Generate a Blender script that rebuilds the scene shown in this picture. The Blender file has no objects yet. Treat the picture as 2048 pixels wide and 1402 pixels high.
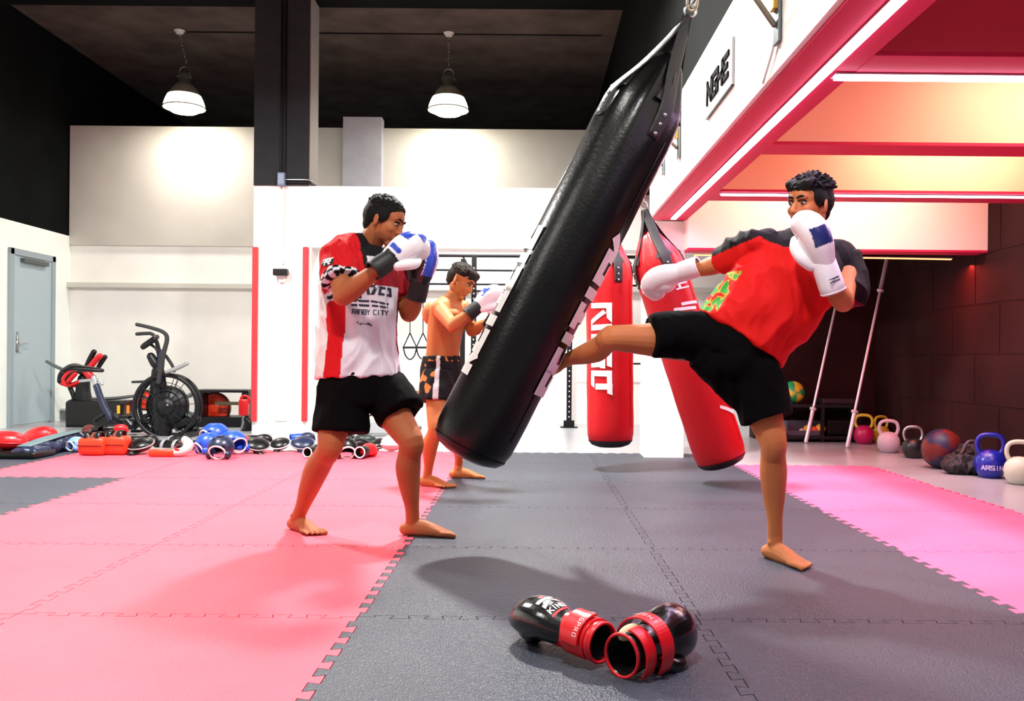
import bpy, bmesh, math, random
from mathutils import Vector, Matrix, noise
from mathutils.bvhtree import BVHTree
from mathutils.geometry import delaunay_2d_cdt
random.seed(7)
PI = math.pi
C = bpy.context.scene.collection

# ------------------------------------------------------------------ camera
F, CX, CY, H, ROLL = 1750.0, 1058.0, 717.0, 0.87, math.radians(0.5)
cam_data = bpy.data.cameras.new('camera'); cam = bpy.data.objects.new('camera', cam_data); C.objects.link(cam)
cam_data.sensor_width = 36; cam_data.lens = F/2048*36
cam_data.shift_x = (1024-CX)/2048; cam_data.shift_y = (CY-701)/2048
cam_data.clip_start = 0.05
cam.matrix_world = Matrix.Translation((0, 0, H)) @ Matrix.Rotation(PI/2, 4, 'X') @ Matrix.Rotation(ROLL, 4, 'Z')
bpy.context.scene.camera = cam

# ------------------------------------------------------------------ world and exposure
w = bpy.data.worlds.new('world'); bpy.context.scene.world = w; w.use_nodes = True
w.node_tree.nodes['Background'].inputs[0].default_value = (0.95, 0.95, 1.0, 1)
w.node_tree.nodes['Background'].inputs[1].default_value = 0.12
vs = bpy.context.scene.view_settings
vs.view_transform = 'Standard'; vs.look = 'None'; vs.exposure = 0.42; vs.gamma = 1; vs.use_curve_mapping = False

# ------------------------------------------------------------------ lamps' light (fixtures are built below), with added fill lights
LAMPS = [(-4.52, 11.4, 4.12), (-1.08, 11.4, 4.12), (-3.6, 6.3, 4.05), (-0.2, 6.3, 4.05), (-3.4, 1.6, 4.05), (-0.2, 1.6, 4.05)]
POWER = [24, 24, 262, 290, 50, 100]
def area(name, loc, size, power, col=(1, 1, 1), rot=(0, 0, 0), sy=None):
    l = bpy.data.lights.new(name, 'AREA'); l.energy = power; l.color = col
    if sy: l.shape = 'RECTANGLE'; l.size = size; l.size_y = sy
    else: l.shape = 'DISK'; l.size = size
    o = bpy.data.objects.new(name, l); C.objects.link(o); o.location = loc; o.rotation_euler = rot
    return o
for (x, y, z), p in zip(LAMPS, POWER):
    area('high_bay_light', (x, y, z-0.12), 0.32, p, (1.0, 0.97, 0.93))
area('back_room_fill', (-0.3, 11.0, 2.05+0.74), 2.6, 70, (1, 0.98, 0.96), sy=0.3)  # fill light added to brighten the back room
area('bay_warm_fill', (3.0, 5.9, 2.66), 1.2, 22, (1.0, 0.70, 0.52), sy=0.3)  # fill light added to warm the third cross beam's face
area('bay_warm_fill', (3.0, 4.4, 2.66), 1.2, 26, (1.0, 0.72, 0.55), sy=0.3)  # same added fill for the second cross beam's face
area('bay_pale_fill', (2.6, 7.0, 2.66), 1.6, 22, (1.0, 0.80, 0.72), sy=0.3)  # fill light added to brighten the pale beam
area('red_strip_light', (3.2, 7.86, 1.74), 1.8, 20, (1.0, 0.07, 0.04), sy=0.05)
area('violet_strip_light', (1.235, 4.0, 2.06), 0.04, 22, (0.80, 0.55, 1.0), sy=6.6)
area('violet_strip_light', (2.65, 6.42, 2.06), 2.3, 14, (0.82, 0.58, 1.0), sy=0.04)
area('violet_strip_light', (2.65, 3.74, 2.06), 2.3, 14, (0.82, 0.58, 1.0), sy=0.04)

# ------------------------------------------------------------------ helpers
def at(px, py, Y):
    dx, dy = px-CX, py-CY
    c, s = math.cos(ROLL), math.sin(ROLL)
    u = dx*c+dy*s; v = -dx*s+dy*c
    return Vector((u*Y/F, Y, H-v*Y/F))
def ground(px, py):
    dx, dy = px-CX, py-CY
    u = dx*math.cos(ROLL)+dy*math.sin(ROLL); v = -dx*math.sin(ROLL)+dy*math.cos(ROLL)
    Y = F*H/v
    return Vector((u*Y/F, Y, 0))
def srgb(h):
    if isinstance(h, str):
        h = h.lstrip('#'); c = [int(h[i:i+2], 16)/255 for i in (0, 2, 4)]
    else: c = list(h)
    return tuple((x/12.92 if x <= 0.04045 else ((x+0.055)/1.055)**2.4) for x in c)
MATS = {}
def mat(name, col, rough=0.6, metal=0.0, spec=0.5, bump=0.0, bscale=60, var=0.0, vscale=5, sss=0.0, coat=0.0, emit=None, estr=0, attr=None, detail=3):
    if name in MATS: return MATS[name]
    m = bpy.data.materials.new(name); m.use_nodes = True
    nt = m.node_tree; b = nt.nodes['Principled BSDF']; N = nt.nodes.new; L = nt.links.new
    col = srgb(col)
    b.inputs['Base Color'].default_value = (*col, 1)
    b.inputs['Roughness'].default_value = rough; b.inputs['Metallic'].default_value = metal
    b.inputs['Specular IOR Level'].default_value = spec
    if coat: b.inputs['Coat Weight'].default_value = coat; b.inputs['Coat Roughness'].default_value = 0.15
    if sss:
        b.inputs['Subsurface Weight'].default_value = sss; b.inputs['Subsurface Radius'].default_value = (0.02, 0.008, 0.004)
        b.inputs['Subsurface Scale'].default_value = 0.5
    tc = N('ShaderNodeTexCoord')
    if attr:
        a = N('ShaderNodeAttribute'); a.attribute_name = attr; L(a.outputs['Color'], b.inputs['Base Color'])
    elif var:
        n = N('ShaderNodeTexNoise'); n.inputs['Scale'].default_value = vscale; n.inputs['Detail'].default_value = 5
        L(tc.outputs['Object'], n.inputs['Vector'])
        r = N('ShaderNodeMapRange'); r.inputs[1].default_value = 0.3; r.inputs[2].default_value = 0.7
        r.inputs[3].default_value = 1-var; r.inputs[4].default_value = 1+var
        L(n.outputs[0], r.inputs[0])
        mx = N('ShaderNodeVectorMath'); mx.operation = 'SCALE'; mx.inputs[0].default_value = col
        L(r.outputs[0], mx.inputs['Scale']); L(mx.outputs[0], b.inputs['Base Color'])
    if bump:
        n = N('ShaderNodeTexNoise'); n.inputs['Scale'].default_value = bscale; n.inputs['Detail'].default_value = detail
        L(tc.outputs['Object'], n.inputs['Vector'])
        bp = N('ShaderNodeBump'); bp.inputs['Strength'].default_value = bump; bp.inputs['Distance'].default_value = 0.01
        L(n.outputs[0], bp.inputs['Height']); L(bp.outputs[0], b.inputs['Normal'])
    if emit:
        b.inputs['Emission Color'].default_value = (*srgb(emit), 1); b.inputs['Emission Strength'].default_value = estr
    MATS[name] = m
    return m
def tag(o, label=None, cat=None, group=None, kind=None):
    if label: o['label'] = label
    if cat: o['category'] = cat
    if group: o['group'] = group
    if kind: o['kind'] = kind
    return o
def thing(name, label, cat, loc=(0, 0, 0), group=None):
    o = bpy.data.objects.new(name, None); C.objects.link(o); o.location = loc; o.empty_display_size = 0.1
    return tag(o, label, cat, group)
ORG = {}
def origin(o):
    v = Vector((0, 0, 0))
    while o is not None:
        v = v+Vector(o.location); o = o.parent
    return v
def link(name, me, m, parent=None, smooth=True):
    o = bpy.data.objects.new(name, me); C.objects.link(o)
    if m is not None:
        for mm in (m if isinstance(m, (list, tuple)) else [m]): me.materials.append(mm)
    if parent is not None:
        off = origin(parent)
        me.transform(Matrix.Translation(-off)); o.parent = parent
    else:   # give the object a base point of its own
        if len(me.vertices):
            xs = [v.co for v in me.vertices]
            b = Vector(((min(v.x for v in xs)+max(v.x for v in xs))/2, (min(v.y for v in xs)+max(v.y for v in xs))/2, min(v.z for v in xs)))
            me.transform(Matrix.Translation(-b)); o.location = b
    if smooth:
        for p in me.polygons: p.use_smooth = True
    return o
def basis(x, up=(0, 0, 1), loc=(0, 0, 0)):
    x = Vector(x).normalized(); z = Vector(up); z = (z-x*z.dot(x)).normalized(); y = z.cross(x)
    m = Matrix((x, y, z)).transposed().to_4x4(); m.translation = Vector(loc)
    return m
class MB:
    def __init__(self, M=None): self.v = []; self.f = []; self.M = M
    def add(self, vs, fs, M=None):
        M = M if M is not None else self.M
        n = len(self.v)
        self.v += [tuple((M @ Vector(p)) if M is not None else Vector(p)) for p in vs]
        self.f += [tuple(i+n for i in f) for f in fs]
        return self
    def box(self, c, s, M=None, bev=0.0):
        x, y, z = [q/2 for q in s]; c = Vector(c)
        if bev <= 0:
            vs = [c+Vector((sx*x, sy*y, sz*z)) for sx in (-1, 1) for sy in (-1, 1) for sz in (-1, 1)]
            return self.add(vs, [(0, 1, 3, 2), (4, 6, 7, 5), (0, 4, 5, 1), (2, 3, 7, 6), (0, 2, 6, 4), (1, 5, 7, 3)], M)
        bm = bmesh.new(); bmesh.ops.create_cube(bm, size=1)
        for v in bm.verts: v.co = Vector((v.co.x*s[0], v.co.y*s[1], v.co.z*s[2]))+c
        bmesh.ops.bevel(bm, geom=bm.edges[:], offset=min(bev, min(s)*0.45), segments=3, profile=0.5, affect='EDGES')
        bm.verts.index_update()
        self.add([v.co.copy() for v in bm.verts], [tuple(v.index for v in f.verts) for f in bm.faces], M); bm.free()
        return self
    def tube(self, pts, rad, n=12, side=None, caps='round', sub=4, closed=False, M=None):
        vs, fs = tube_geo(pts, rad, n, side, caps, sub, closed)
        return self.add(vs, fs, M)
    def ell(self, c, r, R=None, n=20, M=None):
        c = Vector(c); r = (r, r, r) if isinstance(r, (int, float)) else r
        vs = [Vector((0, 0, 1))]; fs = []
        k = n//2
        for i in range(1, k):
            a = PI*i/k
            for j in range(n):
                b = 2*PI*j/n
                vs.append(Vector((math.sin(a)*math.cos(b), math.sin(a)*math.sin(b), math.cos(a))))
        vs.append(Vector((0, 0, -1)))
        for j in range(n): fs.append((0, 1+j, 1+(j+1) % n))
        for i in range(k-2):
            for j in range(n):
                a = 1+i*n+j; b = 1+i*n+(j+1) % n
                fs.append((a, a+n, b+n, b))
        l = len(vs)-1
        for j in range(n): fs.append((l, l-n+(j+1) % n, l-n+j))
        out = []
        for v in vs:
            q = Vector((v.x*r[0], v.y*r[1], v.z*r[2]))
            if R is not None: q = R @ q
            out.append(q+c)
        return self.add(out, fs, M)
    def lathe(self, prof, c=(0, 0, 0), axis=(0, 0, 1), n=32, M=None, cap0=True, cap1=True):
        ax = Vector(axis).normalized(); ref = Vector((1, 0, 0)) if abs(ax.x) < 0.9 else Vector((0, 1, 0))
        e1 = (ref-ax*ref.dot(ax)).normalized(); e2 = ax.cross(e1); c = Vector(c)
        vs = []; fs = []
        for r, z in prof:
            for j in range(n):
                a = 2*PI*j/n
                vs.append(c+ax*z+(e1*math.cos(a)+e2*math.sin(a))*r)
        for i in range(len(prof)-1):
            for j in range(n):
                a = i*n+j; b = i*n+(j+1) % n
                fs.append((a, b, b+n, a+n))
        if cap0: fs.append(tuple(reversed(range(n))))
        if cap1: fs.append(tuple(range((len(prof)-1)*n, len(prof)*n)))
        return self.add(vs, fs, M)
    def torus(self, c, R, r, axis=(0, 0, 1), n=32, k=10, M=None, sx=1.0, a0=0, a1=2*PI):
        ax = Vector(axis).normalized(); ref = Vector((0, 0, 1)) if abs(ax.z) < 0.9 else Vector((1, 0, 0))
        e1 = (ref-ax*ref.dot(ax)).normalized(); e2 = ax.cross(e1); c = Vector(c)
        full = abs(a1-a0-2*PI) < 1e-6
        pts = [c+e1*R*math.cos(a0+(a1-a0)*i/n)+e2*R*sx*math.sin(a0+(a1-a0)*i/n) for i in range(n+(0 if full else 1))]
        return self.tube(pts, [r]*len(pts), n=k, sub=1, closed=full, M=M)
    def mesh(self):
        me = bpy.data.meshes.new('m'); me.from_pydata([tuple(v) for v in self.v], [], self.f); me.update()
        bm = bmesh.new(); bm.from_mesh(me); bmesh.ops.recalc_face_normals(bm, faces=bm.faces[:]); bm.to_mesh(me); bm.free()
        return me
    def build(self, name, m, parent=None, smooth=False, bevel=0):
        me = self.mesh(); o = link(name, me, m, parent, smooth)
        if bevel:
            b = o.modifiers.new('bevel', 'BEVEL'); b.width = bevel; b.segments = 2; b.limit_method = 'ANGLE'
        return o
def catmull(P, sub, closed=False):
    n = len(P); out = []
    rng = range(n if closed else n-1)
    for i in rng:
        if closed: p0, p1, p2, p3 = P[(i-1) % n], P[i], P[(i+1) % n], P[(i+2) % n]
        else: p0, p1, p2, p3 = P[max(i-1, 0)], P[i], P[i+1], P[min(i+2, n-1)]
        for k in range(sub):
            t = k/sub
            out.append([0.5*((2*b)+(-a+c)*t+(2*a-5*b+4*c-d)*t*t+(-a+3*b-3*c+d)*t**3) for a, b, c, d in zip(p0, p1, p2, p3)])
    if not closed: out.append(list(P[-1]))
    return out
def tube_geo(pts, rad, n=12, side=None, caps='round', sub=4, closed=False):
    P = []
    for p, r in zip(pts, rad):
        a, b = (r, r) if isinstance(r, (int, float)) else r
        P.append(list(p)+[a, b])
    Q = catmull(P, sub, closed)
    cs = [Vector(q[:3]) for q in Q]; rr = [(max(q[3], 1e-4), max(q[4], 1e-4)) for q in Q]
    m = len(cs); frames = []
    prev = None
    for i in range(m):
        if closed: t = (cs[(i+1) % m]-cs[i-1])
        else: t = cs[min(i+1, m-1)]-cs[max(i-1, 0)]
        t.normalize()
        if side is not None: s = Vector(side)
        elif prev is not None: s = prev
        else: s = Vector((0, 0, 1)) if abs(t.z) < 0.9 else Vector((1, 0, 0))
        s = (s-t*s.dot(t)).normalized(); prev = s
        frames.append((s, t.cross(s), t))
    vs = []; fs = []; rings = []
    def ring(c, s, u, a, b):
        k = len(vs)
        for j in range(n):
            an = 2*PI*j/n
            vs.append(c+s*a*math.cos(an)+u*b*math.sin(an))
        rings.append(k)
    if not closed and caps == 'round':
        s, u, t = frames[0]; a, b = rr[0]; e = min(a, b)
        for k in (1, 2, 3): an = PI/2*k/4; ring(cs[0]-t*e*math.cos(an), s, u, a*math.sin(an), b*math.sin(an))
    for c, (s, u, t), (a, b) in zip(cs, frames, rr): ring(c, s, u, a, b)
    if not closed and caps == 'round':
        s, u, t = frames[-1]; a, b = rr[-1]; e = min(a, b)
        for k in (3, 2, 1): an = PI/2*k/4; ring(cs[-1]+t*e*math.cos(an), s, u, a*math.sin(an), b*math.sin(an))
    for i in range(len(rings)-1):
        a, b = rings[i], rings[i+1]
        for j in range(n): fs.append((a+j, a+(j+1) % n, b+(j+1) % n, b+j))
    if closed:
        a, b = rings[-1], rings[0]
        for j in range(n): fs.append((a+j, a+(j+1) % n, b+(j+1) % n, b+j))
    elif caps != 'open':
        fs.append(tuple(reversed(range(rings[0], rings[0]+n)))); fs.append(tuple(range(rings[-1], rings[-1]+n)))
    return vs, fs
def remesh(mb, vox, smooth=3, cut=None):
    """merge the overlapping volumes of mb into one continuous skin"""
    me = mb.mesh(); o = bpy.data.objects.new('tmp', me); C.objects.link(o)
    r = o.modifiers.new('r', 'REMESH'); r.mode = 'VOXEL'; r.voxel_size = vox; r.adaptivity = 0
    if smooth: s = o.modifiers.new('s', 'SMOOTH'); s.iterations = smooth; s.factor = 0.5
    dg = bpy.context.evaluated_depsgraph_get(); dg.update()
    out = bpy.data.meshes.new_from_object(o.evaluated_get(dg))
    bpy.data.objects.remove(o); bpy.data.meshes.remove(me)
    return out
def blob(mb, name, m, parent, vox=0.006, smooth=3, color=None, wrinkle=None, aname='col'):
    me = remesh(mb, vox, smooth)
    if wrinkle:
        amp, sc, seed = wrinkle
        off = Vector((seed*13.1, seed*7.7, 0))
        nn = [v.normal.copy() for v in me.vertices]
        for v, n in zip(me.vertices, nn):
            q = Vector((v.co.x*sc, v.co.y*sc, v.co.z*sc*0.55))+off
            d = 1-2*abs(noise.noise(q+Vector((noise.noise(q*0.7)*1.5, 0, noise.noise(q*0.6+off)*1.5))))
            d += 0.35*(1-2*abs(noise.noise(q*2.3+off)))-0.15
            v.co += n*amp*(max(d, -0.35)-0.35)
    if color:
        a = me.color_attributes.new(aname, 'FLOAT_COLOR', 'POINT')
        for i, v in enumerate(me.vertices):
            a.data[i].color = (*color(v.co), 1)
    me.update()
    bv = BVHTree.FromPolygons([v.co.copy() for v in me.vertices], [tuple(p.vertices) for p in me.polygons])
    o = link(name, me, m, parent, True)
    return o, bv
# stroke letters, unit box
FONT = {'K': [(0, 0, 0, 1), (0, .45, .8, 1), (.25, .55, .85, 0)], 'I': [(.4, 0, .4, 1)], 'N': [(0, 0, 0, 1), (0, 1, .8, 0), (.8, 0, .8, 1)],
 'G': [(.8, 1, 0, 1), (0, 1, 0, 0), (0, 0, .8, 0), (.8, 0, .8, .5), (.8, .5, .4, .5)], 'F': [(0, 0, 0, 1), (0, 1, .8, 1), (0, .55, .6, .55)],
 'T': [(.4, 0, .4, 1), (0, 1, .8, 1)], 'H': [(0, 0, 0, 1), (.8, 0, .8, 1), (0, .5, .8, .5)], 'E': [(0, 0, 0, 1), (0, 1, .8, 1), (0, .5, .65, .5), (0, 0, .8, 0)],
 'L': [(0, 1, 0, 0), (0, 0, .8, 0)], 'R': [(0, 0, 0, 1), (0, 1, .75, 1), (.75, 1, .75, .5), (.75, .5, 0, .5), (.3, .5, .8, 0)], 'A': [(0, 0, .4, 1), (.4, 1, .8, 0), (.15, .35, .65, .35)],
 'O': [(0, 0, 0, 1), (0, 1, .8, 1), (.8, 1, .8, 0), (.8, 0, 0, 0)], 'S': [(.8, 1, 0, 1), (0, 1, 0, .5), (0, .5, .8, .5), (.8, .5, .8, 0), (.8, 0, 0, 0)],
 'D': [(0, 0, 0, 1), (0, 1, .6, 1), (.6, 1, .8, .5), (.8, .5, .6, 0), (.6, 0, 0, 0)], 'B': [(0, 0, 0, 1), (0, 1, .7, 1), (.7, 1, .7, .5), (0, .5, .8, .5), (.8, .5, .8, 0), (.8, 0, 0, 0)],
 'Y': [(0, 1, .4, .5), (.8, 1, .4, .5), (.4, .5, .4, 0)], 'P': [(0, 0, 0, 1), (0, 1, .8, 1), (.8, 1, .8, .5), (.8, .5, 0, .5)], 'C': [(.8, 1, 0, 1), (0, 1, 0, 0), (0, 0, .8, 0)],
 'M': [(0, 0, 0, 1), (0, 1, .4, .4), (.4, .4, .8, 1), (.8, 1, .8, 0)], 'U': [(0, 1, 0, 0), (0, 0, .8, 0), (.8, 0, .8, 1)], 'V': [(0, 1, .4, 0), (.4, 0, .8, 1)], ' ': []}
def word(txt, x0, y0, w, h, t, slant=0.0):
    """stroke list (x0,y0,x1,y1,width) of a word; w is the advance per letter"""
    out = []
    for i, ch in enumerate(txt):
        for a, b, c, d in FONT.get(ch, []):
            out.append((x0+(i+a*0.95)*w+slant*b*h, y0+b*h, x0+(i+c*0.95)*w+slant*d*h, y0+d*h, t))
    return out
def strokes_to_quads(st):
    q = []
    for x0, y0, x1, y1, t in st:
        d = Vector((x1-x0, y1-y0)); l = d.length
        if l < 1e-6: continue
        d /= l; n = Vector((-d.y, d.x))*t/2; a = Vector((x0, y0))-d*t*0.5; b = Vector((x1, y1))+d*t*0.5
        q.append([a-n, b-n, b+n, a+n])
    return q
def decal(name, quads, O, U, V, bv, m, parent, off=0.0016, step=0.012, label=None):
    """lay flat quads (2D, metres) on a curved surface along -UxV; quads are cut small enough to follow it"""
    O, U, V = Vector(O), Vector(U).normalized(), Vector(V).normalized(); W = U.cross(V)
    vs = []; fs = []
    for q in quads:
        a, b, c, d = [Vector(p) for p in q]
        nu = max(1, int(max((b-a).length, (c-d).length)/step)); nv = max(1, int(max((d-a).length, (c-b).length)/step))
        idx = {}
        for i in range(nu+1):
            for j in range(nv+1):
                s, t = i/nu, j/nv
                p = (a*(1-s)+b*s)*(1-t)+(d*(1-s)+c*s)*t
                P0 = O+U*p.x+V*p.y+W*0.6
                hit = bv.ray_cast(P0, -W, 1.2)
                if hit[0] is None: continue
                nrm = hit[1] if hit[1].dot(W) > 0 else -hit[1]
                idx[(i, j)] = len(vs); vs.append(hit[0]+nrm*off)
        for i in range(nu):
            for j in range(nv):
                k = [(i, j), (i+1, j), (i+1, j+1), (i, j+1)]
                if all(x in idx for x in k): fs.append(tuple(idx[x] for x in k))
    if not fs: return None
    me = bpy.data.meshes.new('d'); me.from_pydata([tuple(v) for v in vs], [], fs); me.update()
    o = link(name, me, m, parent, False)
    if label: o['label'] = label
    return o

# ------------------------------------------------------------------ materials
WHITE = mat('white_wall_paint', '#eeece6', 0.75, bump=0.05, bscale=25, var=0.03, vscale=3)
GREYW = mat('left_wall_paint', '#e6ebe6', 0.75, bump=0.05, bscale=25, var=0.02, vscale=2)
BEIGE = mat('back_wall_paint', '#bfbab2', 0.85, bump=0.15, bscale=12, var=0.05, vscale=2.5)
BLACKW = mat('black_wall_paint', '#0b0d0d', 0.95, spec=0.08, bump=0.1, bscale=10, var=0.3, vscale=2)
COLB = mat('dark_grey_column_paint', '#2a2d30', 0.8, spec=0.2, var=0.12, vscale=6)
CEIL = mat('dark_concrete', '#4b423d', 0.95, spec=0.1, bump=0.3, bscale=6, var=0.3, vscale=2.2)
EPOXY = mat('grey_floor_coating', '#a9abb0', 0.28, spec=0.5, bump=0.03, bscale=20, var=0.06, vscale=2)
CRIMSON = mat('crimson_beam_paint', '#c8204e', 0.6, spec=0.3)
PEACH = mat('peach_beam_face', '#f3c3a4', 0.7, var=0.04, vscale=2)  # even peach tone on the two middle cross beams' faces
PINKW = mat('pale_beam_paint', '#f4ddd2', 0.7, var=0.03, vscale=2)
BROWN = mat('dark_block_wall', '#2a1213', 0.75, spec=0.15, bump=0.2, bscale=8, var=0.35, vscale=1.5)
BLK = mat('black_plastic', '#060607', 0.45, spec=0.3)
BLKM = mat('black_rubber', '#101011', 0.7, spec=0.3)
STEEL = mat('steel', '#b9b9b9', 0.3, 1.0)
DSTEEL = mat('dark_steel', '#1b1c1f', 0.4, 0.6)
WHT = mat('white_print', '#efecec', 0.6)
REDP = mat('red_strip_paint', '#d92832', 0.55)
DOOR = mat('grey_door_paint', '#9fb0b8', 0.5)
DFRM = mat('door_frame_paint', '#8d9ca2', 0.5)
def led(name, c, s): return mat(name, c, 0.5, emit=c, estr=s)
LEDV = led('violet_white_led', '#f4e6ff', 9.0)
LEDR = led('orange_red_led', '#ff8a50', 4.0)
LAMPE = led('lamp_glow', '#fff8e0', 30.0)

# ------------------------------------------------------------------ setting
def struct(name, mb, m, parent=None, smooth=False, bevel=0):
    o = mb.build(name, m, parent, smooth, bevel)
    if parent is None: o['kind'] = 'structure'
    return o
FZ = -0.02
struct('floor', MB().box((0, 5.5, FZ-0.05), (14.6, 15, 0.1)), EPOXY)
CZ = 5.1
struct('ceiling', MB().box((-2.6, 8.2, CZ+0.05), (7.6, 16.6, 0.1)), CEIL)
struct('trim_1', MB().box((-2.6, 10.165, CZ-0.05), (7.5, 0.37, 0.1)), BLACKW)
# left wall: white low, black high
mb = MB().box((-6.36, 6, (2.49+FZ)/2), (0.12, 12.4, 2.49-FZ)); struct('wall_left', mb, GREYW)
struct('wall_left_upper', MB().box((-6.37, 8.2, (2.49+CZ)/2), (0.1, 16.6, CZ-2.49)), BLACKW)
# back wall
struct('wall_back', MB().box((-0.9, 12.08, (2.37+FZ)/2), (10.8, 0.16, 2.37-FZ)), WHITE)
struct('wall_back_middle', MB().box((-0.9, 12.06, (2.37+4.0)/2), (10.8, 0.2, 4.0-2.37)), BEIGE)
struct('wall_back_upper', MB().box((-2.2, 16.4, (3.0+CZ)/2), (8.4, 0.14, CZ-3.0)), BLACKW)
mb = MB(); p = at(728, 300, 11.9); mb.box((p.x, 11.87, 3.1), (0.52, 0.2, 2.0)); struct('trim_2', mb, mat('lavender_grey_pilaster', '#a9a7b0', 0.8, var=0.1, vscale=5, bump=0.1, bscale=20))
# ledge along the back wall
struct('trim_3', MB().box((-1.2, 11.95, 1.82), (10.2, 0.1, 0.075)), mat('ledge_paint', '#c9c6bd', 0.6), bevel=0.01)
# front pier, black column, header
xl, xr = at(505, 700, 10).x, at(621, 700, 10).x
struct('wall_pier', MB().box(((xl+xr)/2, 10.18, (2.82+FZ)/2), (xr-xl, 0.36, 2.82-FZ)), WHITE)
x2 = 1.36
struct('wall_header', MB().box(((xr+x2)/2, 10.18, (2.12+2.82)/2), (x2-xr, 0.36, 0.70)), WHITE)
xa, xb = at(510, 200, 10).x, at(620, 200, 10).x
struct('trim_4', MB().box(((xa+xb)/2, 10.16, (2.82+CZ)/2), (xb-xa, 0.37, CZ-2.82)), COLB)
struct('trim_5', MB().box((xb+0.006, 10.17, (2.83+CZ)/2), (0.012, 0.36, CZ-2.83)), mat('pale_column_side', '#9a9592', 0.7))
# mezzanine beam, its column and cross beams
BX0, BX1, BZ0, BZ1 = 1.05, 1.37, 2.10, 2.75
mb = MB().box(((BX0+BX1)/2, 3.55, (BZ0+0.012+BZ1)/2), (BX1-BX0, 8.3, BZ1-BZ0-0.012)); struct('wall_fascia', mb, WHITE)
struct('trim_6', MB().box(((BX0+BX1)/2+0.012, 3.55, BZ0+0.004), (BX1-BX0-0.024, 8.3, 0.016)), CRIMSON)
struct('wall_upper_right', MB().box((BX0+0.2, 8.2, (BZ1+CZ)/2), (0.3, 16.6, CZ-BZ1)), BLACKW)
struct('trim_7', MB().box(((at(1290, 800, 7.77).x+at(1368, 800, 7.77).x)/2, 7.93, (BZ0+FZ)/2), (0.35, 0.32, BZ0-FZ)), WHITE, bevel=0.004)
RX = 3.97
def crossbeam(n, y0, y1, z0, face, x1=RX):
    struct('trim_%d' % n, MB().box(((BX1+x1)/2, (y0+y1)/2, (z0+0.012+BZ1)/2), (x1-BX1, y1-y0, BZ1-z0-0.012)), face)
    struct('trim_%d' % (n+1), MB().box(((BX1+x1)/2, (y0+y1)/2, z0+0.003), (x1-BX1-0.002, y1-y0-0.002, 0.018)), CRIMSON)
crossbeam(8, 3.5, 3.8, BZ0, mat('red_lit_beam_face', '#cf3a52', 0.7))  # the red light falling on this face is put into its colour
crossbeam(10, 4.95, 5.2, BZ0, PEACH)
crossbeam(12, 6.35, 6.72, BZ0, PEACH)
crossbeam(14, 7.58, 7.8, 1.83, PINKW)
struct('ceiling_right', MB().box(((BX1+RX)/2+0.2, 4.5, BZ1+0.05), (RX-BX1+0.7, 8.5, 0.1)), mat('bay_ceiling_paint', '#e88f78', 0.7))
struct('wall_right', MB().box((RX+0.08, 5.1, (2.27+FZ)/2), (0.16, 10.2, 2.27-FZ)), BROWN)
struct('trim_16', MB().box((RX+0.06, 4.4, 2.51), (0.12, 8.2, 0.48)), CRIMSON)
struct('wall_dark_back', MB().box((3.35, 10.1, 1.3), (1.55, 0.2, 2.64)), BROWN)
struct('ceiling_dark_bay', MB().box((2.7, 9.0, 1.9+0.35), (2.7, 2.3, 0.1)), BROWN)
# dark blocks' joints on the right walls (shallow raised block panels)
mb = MB()
for i in range(5):
    for j in range(13):
        z0 = 0.06+i*0.44; y0 = -0.0+j*0.82+(0.41 if i % 2 else 0)
        if y0+0.8 < 10.0: mb.box((RX-0.003, y0+0.40, z0+0.215), (0.004, 0.80, 0.42))
struct('trim_17', mb, BROWN)

# LED strips (each a lamp of its own)
def strip(p0, p1, wd, m, label, cat='led strip'):
    p0, p1 = Vector(p0), Vector(p1); d = p1-p0; L = d.length; c = (p0+p1)/2
    M = basis(d, (0, 0, 1), c)
    t = thing('led_strip', label, cat, c)
    MB(M).box((0, 0, 0), (L, wd, 0.010)).build('diffuser', m, t)
    MB(M).box((0, 0, 0.007), (L+0.02, wd+0.012, 0.006)).build('channel', mat('aluminium_channel', '#cfc3cf', 0.4, 0.5), t)
    return t
strip((1.235, 0.6, BZ0-0.016), (1.235, 7.55, BZ0-0.016), 0.040, LEDV, 'long violet-white light strip running lengthwise under the white overhead beam')
strip((1.30, 3.74, BZ0-0.018), (RX-0.05, 3.74, BZ0-0.018), 0.055, LEDV, 'bright white light strip under the nearest red cross beam')
strip((1.40, 6.42, BZ0-0.016), (RX-0.05, 6.42, BZ0-0.016), 0.035, LEDV, 'thin violet-white light strip under the third cross beam, behind the kicker\'s head')
strip((BX1+0.1, 7.83, 1.81), (RX-0.2, 7.83, 1.79), 0.02, LEDR, 'thin orange-red light strip under the lowest pale beam above the barbells')

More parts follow.
